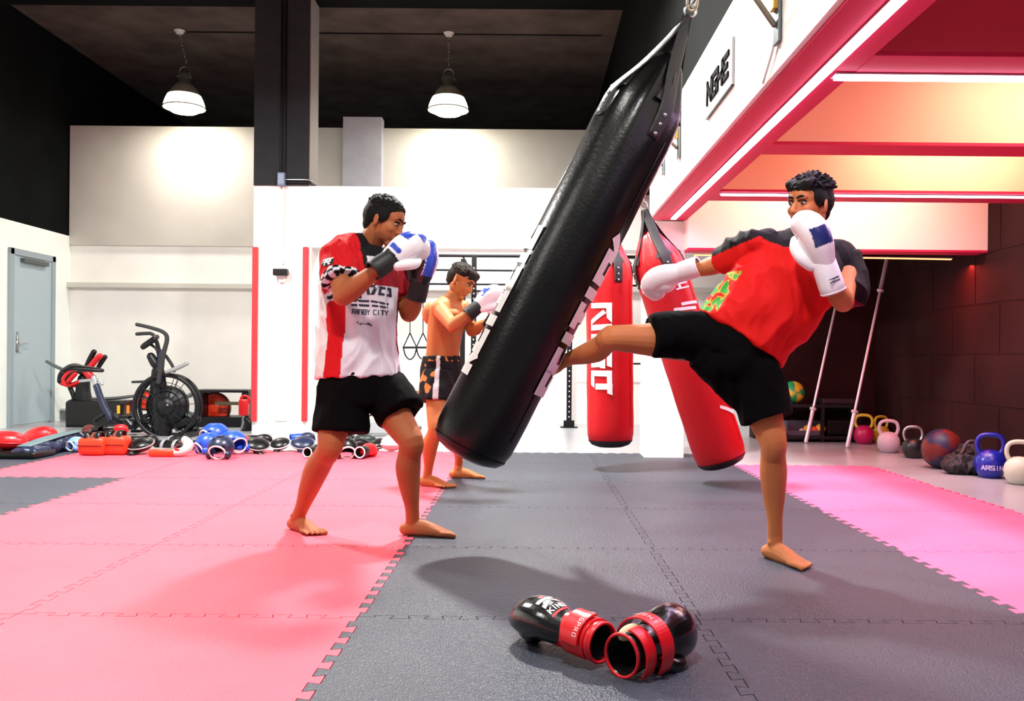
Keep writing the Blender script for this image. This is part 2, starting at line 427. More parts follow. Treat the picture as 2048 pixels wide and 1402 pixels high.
# door in the left wall
def door():
    y1, y0 = F*6.3/(CX-105), F*6.3/(CX-14)   # far and near frame edges
    x = -6.30; zt = 2.16
    d = MB(); d.box((x-0.01, (y0+y1)/2, (zt-0.08)/2), (0.06, y1-y0-0.16, zt-0.08)); o = struct('door_1', d, DOOR)
    f = MB()
    f.box((x+0.012, y0+0.04, zt/2-0.01), (0.05, 0.08, zt+0.02)); f.box((x+0.012, y1-0.04, zt/2-0.01), (0.05, 0.08, zt+0.02)); f.box((x+0.012, (y0+y1)/2, zt-0.04), (0.05, y1-y0, 0.08))
    f.build('door_frame', DFRM, o, bevel=0.005)
    h = MB(); hy = y0+0.17
    h.box((x+0.026, hy, 0.99), (0.012, 0.045, 0.2)); h.tube([(x+0.03, hy, 1.0), (x+0.075, hy, 1.0), (x+0.08, hy+0.13, 1.0)], [0.010]*3)
    h.build('door_handle', STEEL, o, smooth=True)
    k = MB().lathe([(0.02, 0), (0.02, 0.015)], (x+0.022, hy, 1.13), (1, 0, 0)); k.build('door_lock', STEEL, o)
    c = MB().box((x+0.05, y0+0.5, zt-0.13), (0.05, 0.55, 0.05)); c.build('door_closer', mat('closer_grey', '#4a5250', 0.5), o)
door()
# red strips on the pier
for px, lab in ((510, 'tall red padded strip on the left edge of the white pier'), (611, 'tall red padded strip on the right edge of the white pier')):
    a = at(px, 494, 9.97); b = at(px-2, 843, 9.97)
    mb = MB().box(((a.x+b.x)/2, 9.975, (a.z+b.z)/2), (0.06, 0.045, a.z-b.z), bev=0.008)
    tag(mb.build('wall_strip', REDP), lab, 'wall strip', 'red strips on the pier')
# conduits, junction box, wall speaker, patch
cx = at(567, 200, 9.95).x
t = thing('conduit', 'pair of black conduit pipes running down the dark column', 'conduit', (cx, 9.95, 2.9))
for dx in (-0.025, 0.02): MB().tube([(cx+dx, 9.96, CZ), (cx+dx, 9.96, 2.87)], [0.011, 0.011], sub=1).build('pipe', BLK, t, smooth=True)
for k, z in enumerate((2.88, 2.85)):
    MB().tube([(cx+0.02, 9.95, z), (xb-0.02, 9.95, z), (xb+0.03, 9.99, z-0.01), (xb+0.05, 10.3, z-0.02)], [0.01]*4, sub=3).build('pipe', BLK if k else STEEL, t, smooth=True)
t = thing('junction_box', 'small grey-blue junction box at the foot of the black conduits', 'junction box', (cx, 9.95, 2.8))
MB().box((cx-0.01, 9.945, 2.88), (0.085, 0.07, 0.15), bev=0.008).build('box', mat('box_blue_grey', '#6e7f98', 0.5), t)
MB().box((cx-0.01, 9.905, 2.88), (0.07, 0.01, 0.12), bev=0.004).build('lid', mat('lid_blue_grey', '#7e8ea6', 0.5), t)
tag(MB().tube([(cx, 9.985, 2.8), (cx, 9.985, 1.93)], [0.012, 0.012], sub=1).build('white_conduit', WHITE, smooth=True), 'thin white-painted conduit between the junction box and the small black wall box', 'conduit')
p = at(563, 545, 9.95)
t = thing('wall_box', 'small black wall speaker box on the white pier', 'speaker', p)
MB().box((p.x, 9.92, p.z), (0.16, 0.09, 0.075), bev=0.01).build('housing', BLK, t)
MB().box((p.x, 9.97, p.z-0.07), (0.07, 0.03, 0.08), bev=0.006).build('bracket', WHITE, t)
p = at(562, 838, 10)
tag(MB().box((p.x, 9.994, p.z), (0.13, 0.012, 0.05), bev=0.003).build('socket_cover', mat('socket_grey', '#c9cbc4', 0.6)), 'small pale grey cover plate low on the white pier', 'socket')
p = at(137, 828, 11.9)
t = thing('wall_vent', 'small grey floor-level box in the corner beside the grey door', 'box', (p.x, 11.85, 0))
MB().box((p.x+0.03, 11.85, 0.06), (0.3, 0.16, 0.16), bev=0.02).build('housing', mat('vent_grey', '#9ea3a0', 0.6), t)
MB().box((p.x+0.03, 11.762, 0.06), (0.24, 0.01, 0.10)).build('grille', mat('vent_dark', '#6d716f', 0.6), t)

# ------------------------------------------------------------------ puzzle mats
def speckle(name, col, rough, bump):
    if name in MATS: return MATS[name]
    m = mat(name, col, rough, spec=0.35, var=0.07, vscale=2.5)
    nt = m.node_tree; N = nt.nodes.new; L = nt.links.new; b = nt.nodes['Principled BSDF']
    g = N('ShaderNodeNewGeometry')
    v = N('ShaderNodeTexVoronoi'); v.inputs['Scale'].default_value = 130; L(g.outputs['Position'], v.inputs['Vector'])
    n = N('ShaderNodeTexNoise'); n.inputs['Scale'].default_value = 35; n.inputs['Detail'].default_value = 4; L(g.outputs['Position'], n.inputs['Vector'])
    ad = N('ShaderNodeMath'); L(v.outputs['Distance'], ad.inputs[0]); L(n.outputs[0], ad.inputs[1])
    bp = N('ShaderNodeBump'); bp.inputs['Strength'].default_value = bump; bp.inputs['Distance'].default_value = 0.004
    L(ad.outputs[0], bp.inputs['Height']); L(bp.outputs[0], b.inputs['Normal'])
    return m
MPINK = speckle('red_mat_foam', '#ec5568', 0.55, 0.25)
MPINK2 = speckle('pink_mat_foam', '#ef678f', 0.55, 0.25)
MBLK = speckle('black_mat_foam', '#3b404b', 0.45, 0.7)
def seam(L, n=10, a=0.017, dv=0.005):
    q = L/(2*n); lv = [0]+[(a if m % 2 else -a) for m in range(1, 2*n-1)]+[0]
    pts = [(0, 0)]
    for m in range(1, 2*n):
        l1, l2 = lv[m-1], lv[m]
        s = 1 if l1 > l2 else -1
        x = m*q
        pts.append((x+(dv if l1 else 0), l1)); pts.append((x-(dv if l2 else 0), l2))
    pts.append((L, 0))
    return pts
XS = [-5.125, -3.985, -2.845, -1.705, -0.565, 0.575, 1.715, 2.855]
YS = [1.84, 2.93, 4.02, 5.11, 6.20, 7.29, 8.1]
def mat_tile(i, j, m, label):
    x0, x1, y0, y1 = XS[i], XS[i+1], YS[j], YS[j+1]; g = 0.0020
    sx = seam(x1-x0); sy = seam(y1-y0)
    out = [(x0+a, y0+b) for a, b in sx[:-1]]
    out += [(x1+b, y0+a) for a, b in sy[:-1]]
    out += [(x0+a, y1+b) for a, b in reversed(sx[1:])]
    out += [(x0+b, y0+a) for a, b in reversed(sy[1:])]
    cxx, cyy = (x0+x1)/2, (y0+y1)/2
    pts = []
    n = len(out)
    for k in range(n):   # inset along the outline's own normal
        a, b, c = Vector(out[k-1]), Vector(out[k]), Vector(out[(k+1) % n])
        d1 = (b-a).normalized(); d2 = (c-b).normalized()
        nn = Vector((-d1.y-d2.y, d1.x+d2.x))
        if nn.length < 1e-4: nn = Vector((-d1.y, d1.x))
        nn.normalize(); pts.append(b+nn*g*1.3)
    r = delaunay_2d_cdt(pts, [], [list(range(n))], 1, 1e-6)
    v2, f2 = r[0], r[2]
    vs = [(p.x, p.y, 0) for p in v2]; fs = [tuple(f) for f in f2]; k0 = len(vs)
    vs += [(p.x, p.y, 0) for p in pts]+[(p.x, p.y, FZ+0.0005) for p in pts]
    for k in range(n): fs.append((k0+n+k, k0+n+(k+1) % n, k0+(k+1) % n, k0+k))
    fs.append(tuple(reversed(range(k0+n, k0+2*n))))
    me = bpy.data.meshes.new('t'); me.from_pydata(vs, [], fs); me.update()
    o = link('foam_floor_mat', me, m, None, False)
    tag(o, label, 'floor mat', 'interlocking foam floor mats')
ROWN = ['nearest', 'second', 'third', 'fourth', 'fifth', 'farthest']
for j in range(6):
    for i, m, c in ((2, MPINK, 'red foam puzzle mat, outer red column on the left'), (3, MPINK, 'red foam puzzle mat, red column bordering the black mats'),
                    (4, MBLK, 'black foam puzzle mat, left black column bordering the red mats'), (5, MBLK, 'black foam puzzle mat, right black column bordering the pink mats')):
        mat_tile(i, j, m, '%s, %s row from the camera' % (c, ROWN[j]) if j < 5 else '%s, farthest row' % c)
    if j < 5: mat_tile(6, j, MPINK2, 'pink foam puzzle mat on the right, %s row from the camera' % ROWN[j])
mat_tile(1, 2, MBLK, 'black foam puzzle mat at the far left edge, nearer of the two there')
mat_tile(1, 3, MBLK, 'black foam puzzle mat at the left edge, farther one with a red mat beyond it')
mat_tile(1, 4, MPINK, 'red foam puzzle mat beyond the black mats at the left edge')
mat_tile(1, 5, MPINK, 'red foam puzzle mat at far left under the padding gear')
mat_tile(0, 4, MBLK, 'black foam puzzle mat in the left corner before the teal roll')
mat_tile(0, 5, MBLK, 'black foam puzzle mat in the left corner under the red cushions')

# ------------------------------------------------------------------ high bay lamps
def chain(mb, p0, p1, r=0.012, w=0.003, step=0.03):
    p0, p1 = Vector(p0), Vector(p1); d = p1-p0; n = max(1, int(d.length/step)); d.normalize()
    s = Vector((1, 0, 0)) if abs(d.x) < 0.9 else Vector((0, 1, 0)); s = (s-d*s.dot(d)).normalized(); u = d.cross(s)
    for k in range(n):
        c = p0+d*(k+0.5)*(p1-p0).length/n; a = s if k % 2 else u
        pts = [c+d*step*0.72*math.cos(q)+a*r*math.sin(q) for q in [2*PI*i/10 for i in range(10)]]
        mb.tube(pts, [w]*10, n=6, sub=1, closed=True)
SHELL = mat('lamp_aluminium', '#a8aa98', 0.35, 0.4)
for k, (x, y, z) in enumerate(LAMPS):
    lab = ['left high bay lamp hanging on a chain from the dark ceiling', 'high bay lamp hanging right of the dark column',
           'high bay lamp above and left of the fighters', 'high bay lamp above the black bag', 'high bay lamp left above the camera', 'high bay lamp above the camera'][k]
    t = thing('high_bay_lamp', lab, 'ceiling lamp', (x, y, z), 'high bay lamps')
    Ms = Matrix.Translation((x, y, z)) @ Matrix.Scale(1.22, 4)
    MB(Ms).lathe([(0.2155, -0.025), (0.208, 0.02), (0.195, 0.06), (0.172, 0.11)], cap0=False, cap1=False).build('prismatic_glass', mat('lit_prismatic_glass', '#d9dcc8', 0.3, emit='#f4f6dc', estr=2.2), t, smooth=True)
    MB(Ms).lathe([(0.172, 0.11), (0.165, 0.12), (0.13, 0.18), (0.085, 0.225), (0.06, 0.24)], cap0=False).build('reflector', SHELL, t, smooth=True)
    MB(Ms).lathe([(0.05, 0.235), (0.06, 0.25), (0.06, 0.30), (0.075, 0.305), (0.075, 0.33), (0.05, 0.335)]).build('ballast_housing', mat('ballast_dark', '#3c4038', 0.5), t, smooth=False)
    MB(Ms).torus((0, 0, 0.365), 0.055, 0.006, (0, 1, 0), n=20).build('hook_ring', STEEL, t, smooth=True)
    MB(Ms).lathe([(0.19, 0.0), (0.185, -0.03), (0.13, -0.065), (0.06, -0.082), (0.0001, -0.088)], cap1=False).build('bulb_glass', LAMPE, t, smooth=True)
    MB(Ms).torus((0, 0, -0.02), 0.215, 0.007).build('rim', SHELL, t, smooth=True)
    mb = MB(); off = 0.10 if k == 0 else 0.0
    chain(mb, (x+off*0.2, y, z+0.56), (x-off*0.7, y, CZ-0.03), 0.013, 0.004, 0.04); mb.build('chain', STEEL, t, smooth=True)
    MB().lathe([(0.07, 0), (0.04, -0.04)], (x-off*0.7, y, CZ)).build('ceiling_rose', mat('rose_white', '#c9c9c4', 0.5), t)
# ceiling cable run
tag(MB().tube([(-4.5, 11.42, CZ-0.012), (-2.5, 11.42, CZ-0.012), (-1.08, 11.42, CZ-0.012), (0.9, 11.42, CZ-0.012)], [0.009]*4, sub=1).build('ceiling_cable', BLK), 'thin black cable running across the dark ceiling between the lamps', 'cable')

# ------------------------------------------------------------------ heavy bags
def plane_axes(ax, toward=(0, -1, 0)):
    ax = Vector(ax).normalized(); t = Vector(toward); e1 = (t-ax*t.dot(ax)).normalized(); e2 = ax.cross(e1)
    return ax, e1, e2
def heavy_bag(label, base, top, R, ring, m, mcap, strap_m, n_strap=4, pleat=True, rot0=0.6):
    """base/top: centres of the two ends of the stuffed body; ring: where the straps meet"""
    base, top, ring = Vector(base), Vector(top), Vector(ring)
    ax, e1, e2 = plane_axes(top-base); L = (top-base).length
    t = thing('heavy_bag', label, 'punching bag', base, None)
    prof = [(0.0001, 0), (R*0.55, 0.004), (R*0.80, 0.022), (R*0.93, 0.05), (R*0.99, 0.10), (R, 0.16)]
    prof += [(R*(1+0.006*math.sin(k*1.7)), 0.16+(L-0.32)*k/16) for k in range(1, 17)]
    prof += [(R*0.985, L-0.10), (R*0.95, L-0.04), (R*0.9, L)]
    vs, fs = [], []
    n = 64
    cone = (ring-top).length
    prof += [(R*0.80, L+cone*0.10), (R*0.62, L+cone*0.26), (R*0.42, L+cone*0.42), (R*0.22, L+cone*0.52)]
    for k, (r, z) in enumerate(prof):
        for j in range(n):
            a = 2*PI*j/n
            rr = r
            q = max(0, (z-(L-0.32))/0.35)
            if pleat: rr = r*(1+min(q, 1.8)*0.05*math.cos(a*10+1))
            rr *= 1+0.012*noise.noise(Vector((math.cos(a)*2, math.sin(a)*2, z*2.5+L)))
            vs.append(base+ax*z+(e1*math.cos(a)+e2*math.sin(a))*rr)
    for i in range(len(prof)-1):
        for j in range(n): fs.append((i*n+j, i*n+(j+1) % n, (i+1)*n+(j+1) % n, (i+1)*n+j))
    fs.append(tuple(range((len(prof)-1)*n, len(prof)*n)))
    o = MB().add(vs, fs).build('cover', m, t, smooth=True)
    MB().lathe([(0.0001, -0.004), (R*0.55, 0.0), (R*0.81, 0.018), (R*0.945, 0.048), (R*0.95, 0.055)], base, ax, 48, cap0=False, cap1=False).build('base_panel', mcap, t, smooth=True)
    for k in range(n_strap):
        a = 2*PI*k/n_strap+rot0
        rad = e1*math.cos(a)+e2*math.sin(a); tan = ax.cross(rad)
        p = [base+ax*(L-0.16)+rad*(R*1.02), base+ax*(L-0.02)+rad*(R*0.99), top+(ring-top)*0.33+rad*R*0.55, top+(ring-top)*0.7+rad*R*0.20, ring-(ring-top)*0.06+rad*0.012]
        MB().tube(p, [(0.030, 0.004), (0.036, 0.004), (0.036, 0.004), (0.032, 0.004), (0.022, 0.004)], n=8, side=tan, caps='flat').build('strap', strap_m, t, smooth=True)
        for q in range(3):
            c = base+ax*(L-0.14+q*0.045)+rad*(R*1.035)
            MB().lathe([(0.009, -0.002), (0.008, 0.006), (0.003, 0.008)], c, rad, 12).build('rivet', STEEL, t, smooth=True)
        # triangular leather gusset between body and strap
        g = [base+ax*(L)+(rad*R*0.93)+tan*R*0.35, base+ax*L+rad*R*0.93-tan*R*0.35, top+(ring-top)*0.3+rad*R*0.57]
        g2 = [x-rad*0.006 for x in g]
        MB().add(g+g2, [(0, 1, 2), (5, 4, 3), (0, 3, 4, 1), (1, 4, 5, 2), (2, 5, 3, 0)]).build('gusset', strap_m, t)
    MB().torus(ring, 0.026, 0.005, Vector((0, 1, 0))).build('ring', STEEL, t, smooth=True)
    # bag seam line
    sl = MB()
    for a in (0.95,):
        rad = e1*math.cos(a)+e2*math.sin(a)
        sl.tube([base+ax*z+rad*(R*1.006) for z in [0.16+(L-0.3)*k/12 for k in range(13)]], [0.0028]*13, n=6, sub=1)
    sl.build('seam_piping', m, t, smooth=True)
    bv = BVHTree.FromPolygons([Vector(v) for v in vs], fs[:-1])
    return t, ax, e1, e2, bv
def bag_print(t, base, ax, e1, e2, R, quads, m, name='print', th0=0.0):
    """quads in (theta, s metres along the bag from its base) laid round the cylinder"""
    vs, fs = [], []
    for q in quads:
        a, b, c, d = [Vector(p) for p in q]
        nu, nv = 8, 6
        k0 = len(vs)
        for i in range(nu+1):
            for j in range(nv+1):
                s, u = i/nu, j/nv
                p = (a*(1-s)+b*s)*(1-u)+(d*(1-s)+c*s)*u
                rr = R*1.016+0.002
                vs.append(Vector(base)+ax*p.y+(e1*math.cos(p.x)+e2*math.sin(p.x))*rr)
        for i in range(nu):
            for j in range(nv):
                k = k0+i*(nv+1)+j
                fs.append((k, k+nv+1, k+nv+2, k+1))
    return MB().add(vs, fs).build(name, m, t)
BAGBLK = mat('black_bag_leather', '#050506', 0.33, spec=0.35, bump=0.12, bscale=60)
BAGRED = mat('red_bag_leather', '#bb0c17', 0.42, spec=0.4, bump=0.08, bscale=50)
BAGRED2 = mat('red_bag_leather_dark', '#b0121c', 0.45)
WEB = mat('black_webbing', '#1b1c1e', 0.55, bump=0.3, bscale=200)
# the big black bag, swung over by the kick
YB = 3.95
b0 = at(930, 912, YB); t0 = at(1291, 212, YB); rg = at(1381, 22, YB); RB = 0.187
axv = (t0-b0).normalized()
bt, bax, be1, be2, bbv = heavy_bag('big black heavy bag with white lettering, swung over by the kick', b0, t0, RB, rg, BAGBLK, BAGBLK, WEB, pleat=True, rot0=0.5)
# side of the cylinder: theta=0 faces the camera; +/-90 degrees are its outlines
sgn = 1 if be2.x > 0 else -1
def side_letters(word_txt, th_c, s0, s1, hh, thick, sg):
    """letters stand across the bag's girth, running along its length"""
    n = len(word_txt); step = (s1-s0)/n; out = []
    for i, ch in enumerate(word_txt):
        for a, b, c, d in FONT[ch]:
            for (u0, v0, u1, v1) in ((a, b, c, d),):
                S0 = s0+(i+u0*0.82)*step; S1 = s0+(i+u1*0.82)*step
                T0 = (v0-0.5)*hh; T1 = (v1-0.5)*hh
                dv = Vector((T1-T0, S1-S0)); l = dv.length; dv /= l; nn = Vector((-dv.y, dv.x))*thick/2
                A = Vector((T0, S0))-dv*thick*0.5; B = Vector((T1, S1))+dv*thick*0.5
                q = [A-nn, B-nn, B+nn, A+nn]
                out.append([Vector((th_c+sg*p.x/RB, p.y)) for p in q])
    return out
bagprint = mat('bag_print_white', '#e3d9dc', 0.5)
bag_print(bt, b0, bax, be1, be2, RB, side_letters('FEITIEK', sgn*math.radians(86), 0.42, 1.20, 0.19, 0.05, -sgn), bagprint, 'side_lettering')
bag_print(bt, b0, bax, be1, be2, RB, side_letters('KEITEIF', -sgn*math.radians(86), 0.36, 1.08, 0.17, 0.05, sgn), mat('bag_print_pale', '#dfe6e2', 0.5), 'side_lettering')
# hanging hardware
def wall_bracket(label, Y, ax_x, z_arm, brass=False):
    t = thing('bag_bracket', label, 'bracket', (BX0, Y, z_arm), 'bag brackets on the white beam')
    x = BX0-0.006
    MB().box((x-0.006, Y, z_arm-0.08), (0.014, 0.075, 0.42), bev=0.003).build('back_plate', mat('plate_steel', '#5d6468', 0.4, 0.7), t)
    mb = MB(); mb.box((x-0.02, Y, z_arm-0.05), (0.025, 0.05, 0.2)); mb.build('hinge_block', mat('brass', '#a8812e', 0.4, 0.6), t, bevel=0.003)
    MB().tube([(x-0.03, Y, z_arm), (ax_x, Y, z_arm)], [0.014, 0.014], sub=1).build('arm', mat('bracket_steel', '#6f675a', 0.5, 0.5), t, smooth=True)
    MB().tube([(x-0.02, Y, z_arm-0.21), (ax_x+0.05, Y, z_arm-0.02)], [0.012, 0.012], sub=1).build('brace', mat('bracket_steel', '#6f675a', 0.5, 0.5), t, smooth=True)
    return t
piv = Vector((0.84, YB, 2.64))
wall_bracket('steel bag bracket at the top edge of the photo on the white beam', 3.7, 0.84, 2.50)
t = thing('bag_chain', 'steel clip and chain the big black bag hangs on', 'chain', rg)
mb = MB(); chain(mb, rg+Vector((0.005, 0, 0.03)), (0.80, 3.72, 2.50), 0.016, 0.0045, 0.042); mb.build('links', STEEL, t, smooth=True)
mb = MB(); c = rg+Vector((0.006, -0.01, 0.035)); mb.torus(c, 0.035, 0.006, (0.3, 1, 0.2), sx=0.65); mb.build('carabiner', mat('clip_steel', '#b5ab92', 0.35, 0.9), t, smooth=True)

# red bag A, hanging straight
YA = 6.86; RA = 0.182
a0 = at(1221, 893, YA); a1 = at(1218, 528, YA); ar = at(1216, 425, YA)
ta, aax, ae1, ae2, abv = heavy_bag('red heavy bag hanging straight, with white lettering down its side', a0, a1, RA, ar, BAGRED, mat('bag_base_black', '#160406', 0.5), WEB, rot0=0.3)
sa = 1 if ae2.x > 0 else -1
def bag_text(px_quads, Y, base, ax, e1, e2, R):
    """read the lettering's corners on the bag's round side (angle, height)"""
    out = []
    sg = 1 if e2.x > 0 else -1
    for q in px_quads:
        qq = []
        for (px, py) in q:
            w = at(px, py, Y-R*0.8)-Vector(base)
            s = w.dot(ax); o = (w-ax*s).dot(e2)
            qq.append(Vector((math.asin(max(-0.98, min(0.98, o/R))), s)))
        out.append(qq)
    return out
Q = [[(1184, 606), (1223, 606), (1223, 617), (1184, 616)], [(1212, 617), (1223, 617), (1223, 646), (1213, 636)], [(1184, 640), (1206, 620), (1212, 626), (1184, 650)],
     [(1184, 650), (1223, 648), (1223, 659), (1184, 661)], [(1184, 668), (1223, 668), (1223, 677), (1184, 677)], [(1184, 677), (1194, 677), (1223, 692), (1223, 700), (1184, 680)][:4],
     [(1184, 700), (1223, 700), (1223, 708), (1184, 712)], [(1213, 708), (1223, 706), (1223, 735), (1213, 731)], [(1184, 722), (1200, 724), (1200, 734), (1184, 735)], [(1200, 720), (1210, 718), (1210, 737), (1200, 736)],
     [(1184, 741), (1223, 741), (1223, 753), (1184, 752)], [(1184, 752), (1190, 753), (1190, 776), (1184, 770)], [(1213, 753), (1223, 753), (1224, 790), (1214, 786)], [(1192, 767), (1224, 767), (1224, 779), (1192, 779)]]
bag_print(ta, a0, aax, ae1, ae2, RA, bag_text(Q, YA, a0, aax, ae1, ae2, RA), WHT, 'lettering')
t = thing('bag_chain', 'short steel chain holding the straight red bag', 'chain', ar)
mb = MB(); chain(mb, ar+Vector((0, 0, 0.02)), (ar.x, YA, 2.60), 0.012, 0.0035, 0.035); mb.build('links', STEEL, t, smooth=True)
wall_bracket('steel bag bracket hidden behind the black bag, holding the straight red bag', YA, ar.x, 2.61)
# red bag B, swinging
YR = 6.15; R2 = 0.182
c0 = at(1447, 932, YR); c1 = at(1313, 520, YR); cr = at(1287, 411, YR)
tb, cax, ce1, ce2, cbv = heavy_bag('red heavy bag swung aslant behind the kicker', c0, c1, R2, cr, BAGRED, mat('bag_base_black', '#160406', 0.5), WEB, rot0=0.2)
Q = [[(1346, 617), (1392, 612), (1392, 618), (1346, 624)], [(1360, 606), (1394, 600), (1396, 606), (1362, 612)], [(1352, 568), (1372, 562), (1373, 565), (1353, 571)], [(1350, 578), (1378, 571), (1378, 574), (1351, 581)], [(1352, 565), (1356, 563), (1362, 576), (1356, 577)],
     [(1420, 745), (1432, 742), (1434, 750), (1422, 753)], [(1432, 742), (1438, 741), (1444, 760), (1438, 762)], [(1424, 758), (1438, 756), (1439, 764), (1426, 766)], [(1432, 775), (1446, 771), (1450, 790), (1444, 792)], [(1434, 778), (1440, 776), (1442, 792), (1438, 794)], [(1438, 810), (1470, 822), (1470, 830), (1438, 816)]]
bag_print(tb, c0, cax, ce1, ce2, R2, bag_text(Q, YR, c0, cax, ce1, ce2, R2), WHT, 'lettering')
t = thing('bag_chain', 'short steel chain above the slanting red bag', 'chain', cr)
mb = MB(); chain(mb, cr+Vector((0, 0, 0.02)), (cr.x-0.01, YR, 2.56), 0.012, 0.0035, 0.035); mb.build('links', STEEL, t, smooth=True)
wall_bracket('steel and brass bag bracket on the white beam beside the black bag', YR, cr.x-0.01, 2.57)

# fascia sign
t = thing('wall_sign', 'pale grey sign with dark lettering on the white overhead beam', 'sign', (BX0-0.01, 4.85, 2.3))
MB().box((BX0-0.008, 4.86, 2.425), (0.012, 0.66, 0.25)).build('panel', mat('sign_grey', '#b4bac0', 0.6), t)
st = word('NGHE', 0.05, 0.075, 0.142, 0.11, 0.028, slant=0.1)
vs, fs = [], []
for q in strokes_to_quads(st):
    k = len(vs)
    for p in q: vs.append((BX0-0.012, 5.19-p.x, 2.30+p.y))
    for p in q: vs.append((BX0-0.022, 5.19-p.x, 2.30+p.y))
    fs += [(k, k+1, k+2, k+3), (k+4, k+5, k+6, k+7)]+[(k+a, k+(a+1) % 4, k+4+(a+1) % 4, k+4+a) for a in range(4)]
MB().add(vs, fs).build('lettering', mat('sign_ink', '#040405', 0.9, spec=0.1), t)
MB().box((BX0-0.008, 4.86, 2.296), (0.016, 0.66, 0.006)).build('lower_edge', DSTEEL, t)
tag(MB().tube([(BX0-0.012, 3.72, 2.26), (BX0-0.012, 3.78, 2.20), (BX0-0.012, 3.92, 2.115)], [0.006]*3).build('white_cable', mat('cable_white', '#d9d6d2', 0.6), smooth=True), 'thin white cable below the upper bracket on the white beam', 'cable')
# ------------------------------------------------------------------ people
def skin_col(base, warm):
    b = srgb(base); w = srgb(warm)
    def f(co):
        n = 0.5+0.5*noise.noise(co*9)
        return tuple(x*(1-n*0.45)+y*n*0.45 for x, y in zip(b, w))
    return f
SKINM = mat('skin', '#b9764d', 0.58, spec=0.3, sss=0.12, attr='col', bump=0.05, bscale=220)
HAIRM = mat('black_hair', '#0a0807', 0.7, spec=0.2, bump=0.5, bscale=160)
HAIRB = mat('dark_brown_hair', '#1c110c', 0.7, spec=0.2, bump=0.6, bscale=160)
EYEW = mat('eye_white', '#a89b90', 0.35); EYEI = mat('iris_dark', '#1a0f0a', 0.2)
CLOTH = mat('jersey_cloth', '#888888', 0.75, spec=0.2, attr='col', bump=0.06, bscale=300)
BLKCL = mat('black_shorts_cloth', '#050506', 0.9, spec=0.08, bump=0.08, bscale=250)

def head_prims(mb, M):
    """M: head frame, x forward, y left, z up, origin at the middle of the head"""
    E = lambda c, r, R=None: mb.ell(c, r, R, 20, M)
    E((-0.018, 0, 0.035), (0.094, 0.074, 0.082))
    E((0.02, 0, -0.02), (0.068, 0.062, 0.082))
    E((0.030, 0, 0.035), (0.058, 0.060, 0.058))
    E((0.018, 0, -0.065), (0.056, 0.050, 0.034))
    E((0.060, 0, -0.093), (0.022, 0.024, 0.018))
    for s in (-1, 1):
        E((0.050, 0.036*s, -0.020), (0.030, 0.024, 0.026))
        E((0.076, 0.026*s, 0.028), (0.013, 0.024, 0.007))
        E((-0.012, 0.052*s, -0.045), (0.03, 0.012, 0.035))
        R = Matrix.Rotation(0.35*s, 3, 'Z') @ Matrix.Rotation(-0.2, 3, 'Y')
        mb.ell((-0.006, 0.080*s, -0.008), (0.018, 0.006, 0.031), R, 14, M)
        mb.ell((-0.004, 0.076*s, -0.028), (0.010, 0.007, 0.014), None, 10, M)
        E((0.093, 0.011*s, -0.030), (0.008, 0.007, 0.007))
    mb.tube([(0.078, 0, 0.020), (0.092, 0, -0.004), (0.103, 0, -0.028)], [0.0085, 0.009, 0.0105], n=10, sub=3, M=M)
    mb.ell((0.079, 0, -0.052), (0.012, 0.022, 0.0055), None, 12, M)
    mb.ell((0.077, 0, -0.064), (0.012, 0.019, 0.0065), None, 12, M)
def face_parts(root, M, hair_m):
    for s in (-1, 1):
        MB(M).ell((0.0745, 0.029*s, 0.006), (0.0095, 0.0130, 0.0062), None, 14).build('eye', EYEW, root, smooth=True)
        MB(M).ell((0.0835, 0.030*s, 0.005), (0.0030, 0.0056, 0.0056), None, 12).build('iris', EYEI, root, smooth=True)
        MB(M).tube([(0.084, 0.012*s, 0.015), (0.0835, 0.029*s, 0.018), (0.074, 0.044*s, 0.012)], [(0.003, 0.002)]*3, n=8, sub=3).build('eyelid', HAIRB, root, smooth=True)
        MB(M).tube([(0.091, 0.010*s, 0.027), (0.089, 0.029*s, 0.034), (0.075, 0.047*s, 0.028)], [(0.0045, 0.003), (0.005, 0.003), (0.002, 0.002)], n=8, sub=3).build('eyebrow', hair_m, root, smooth=True)
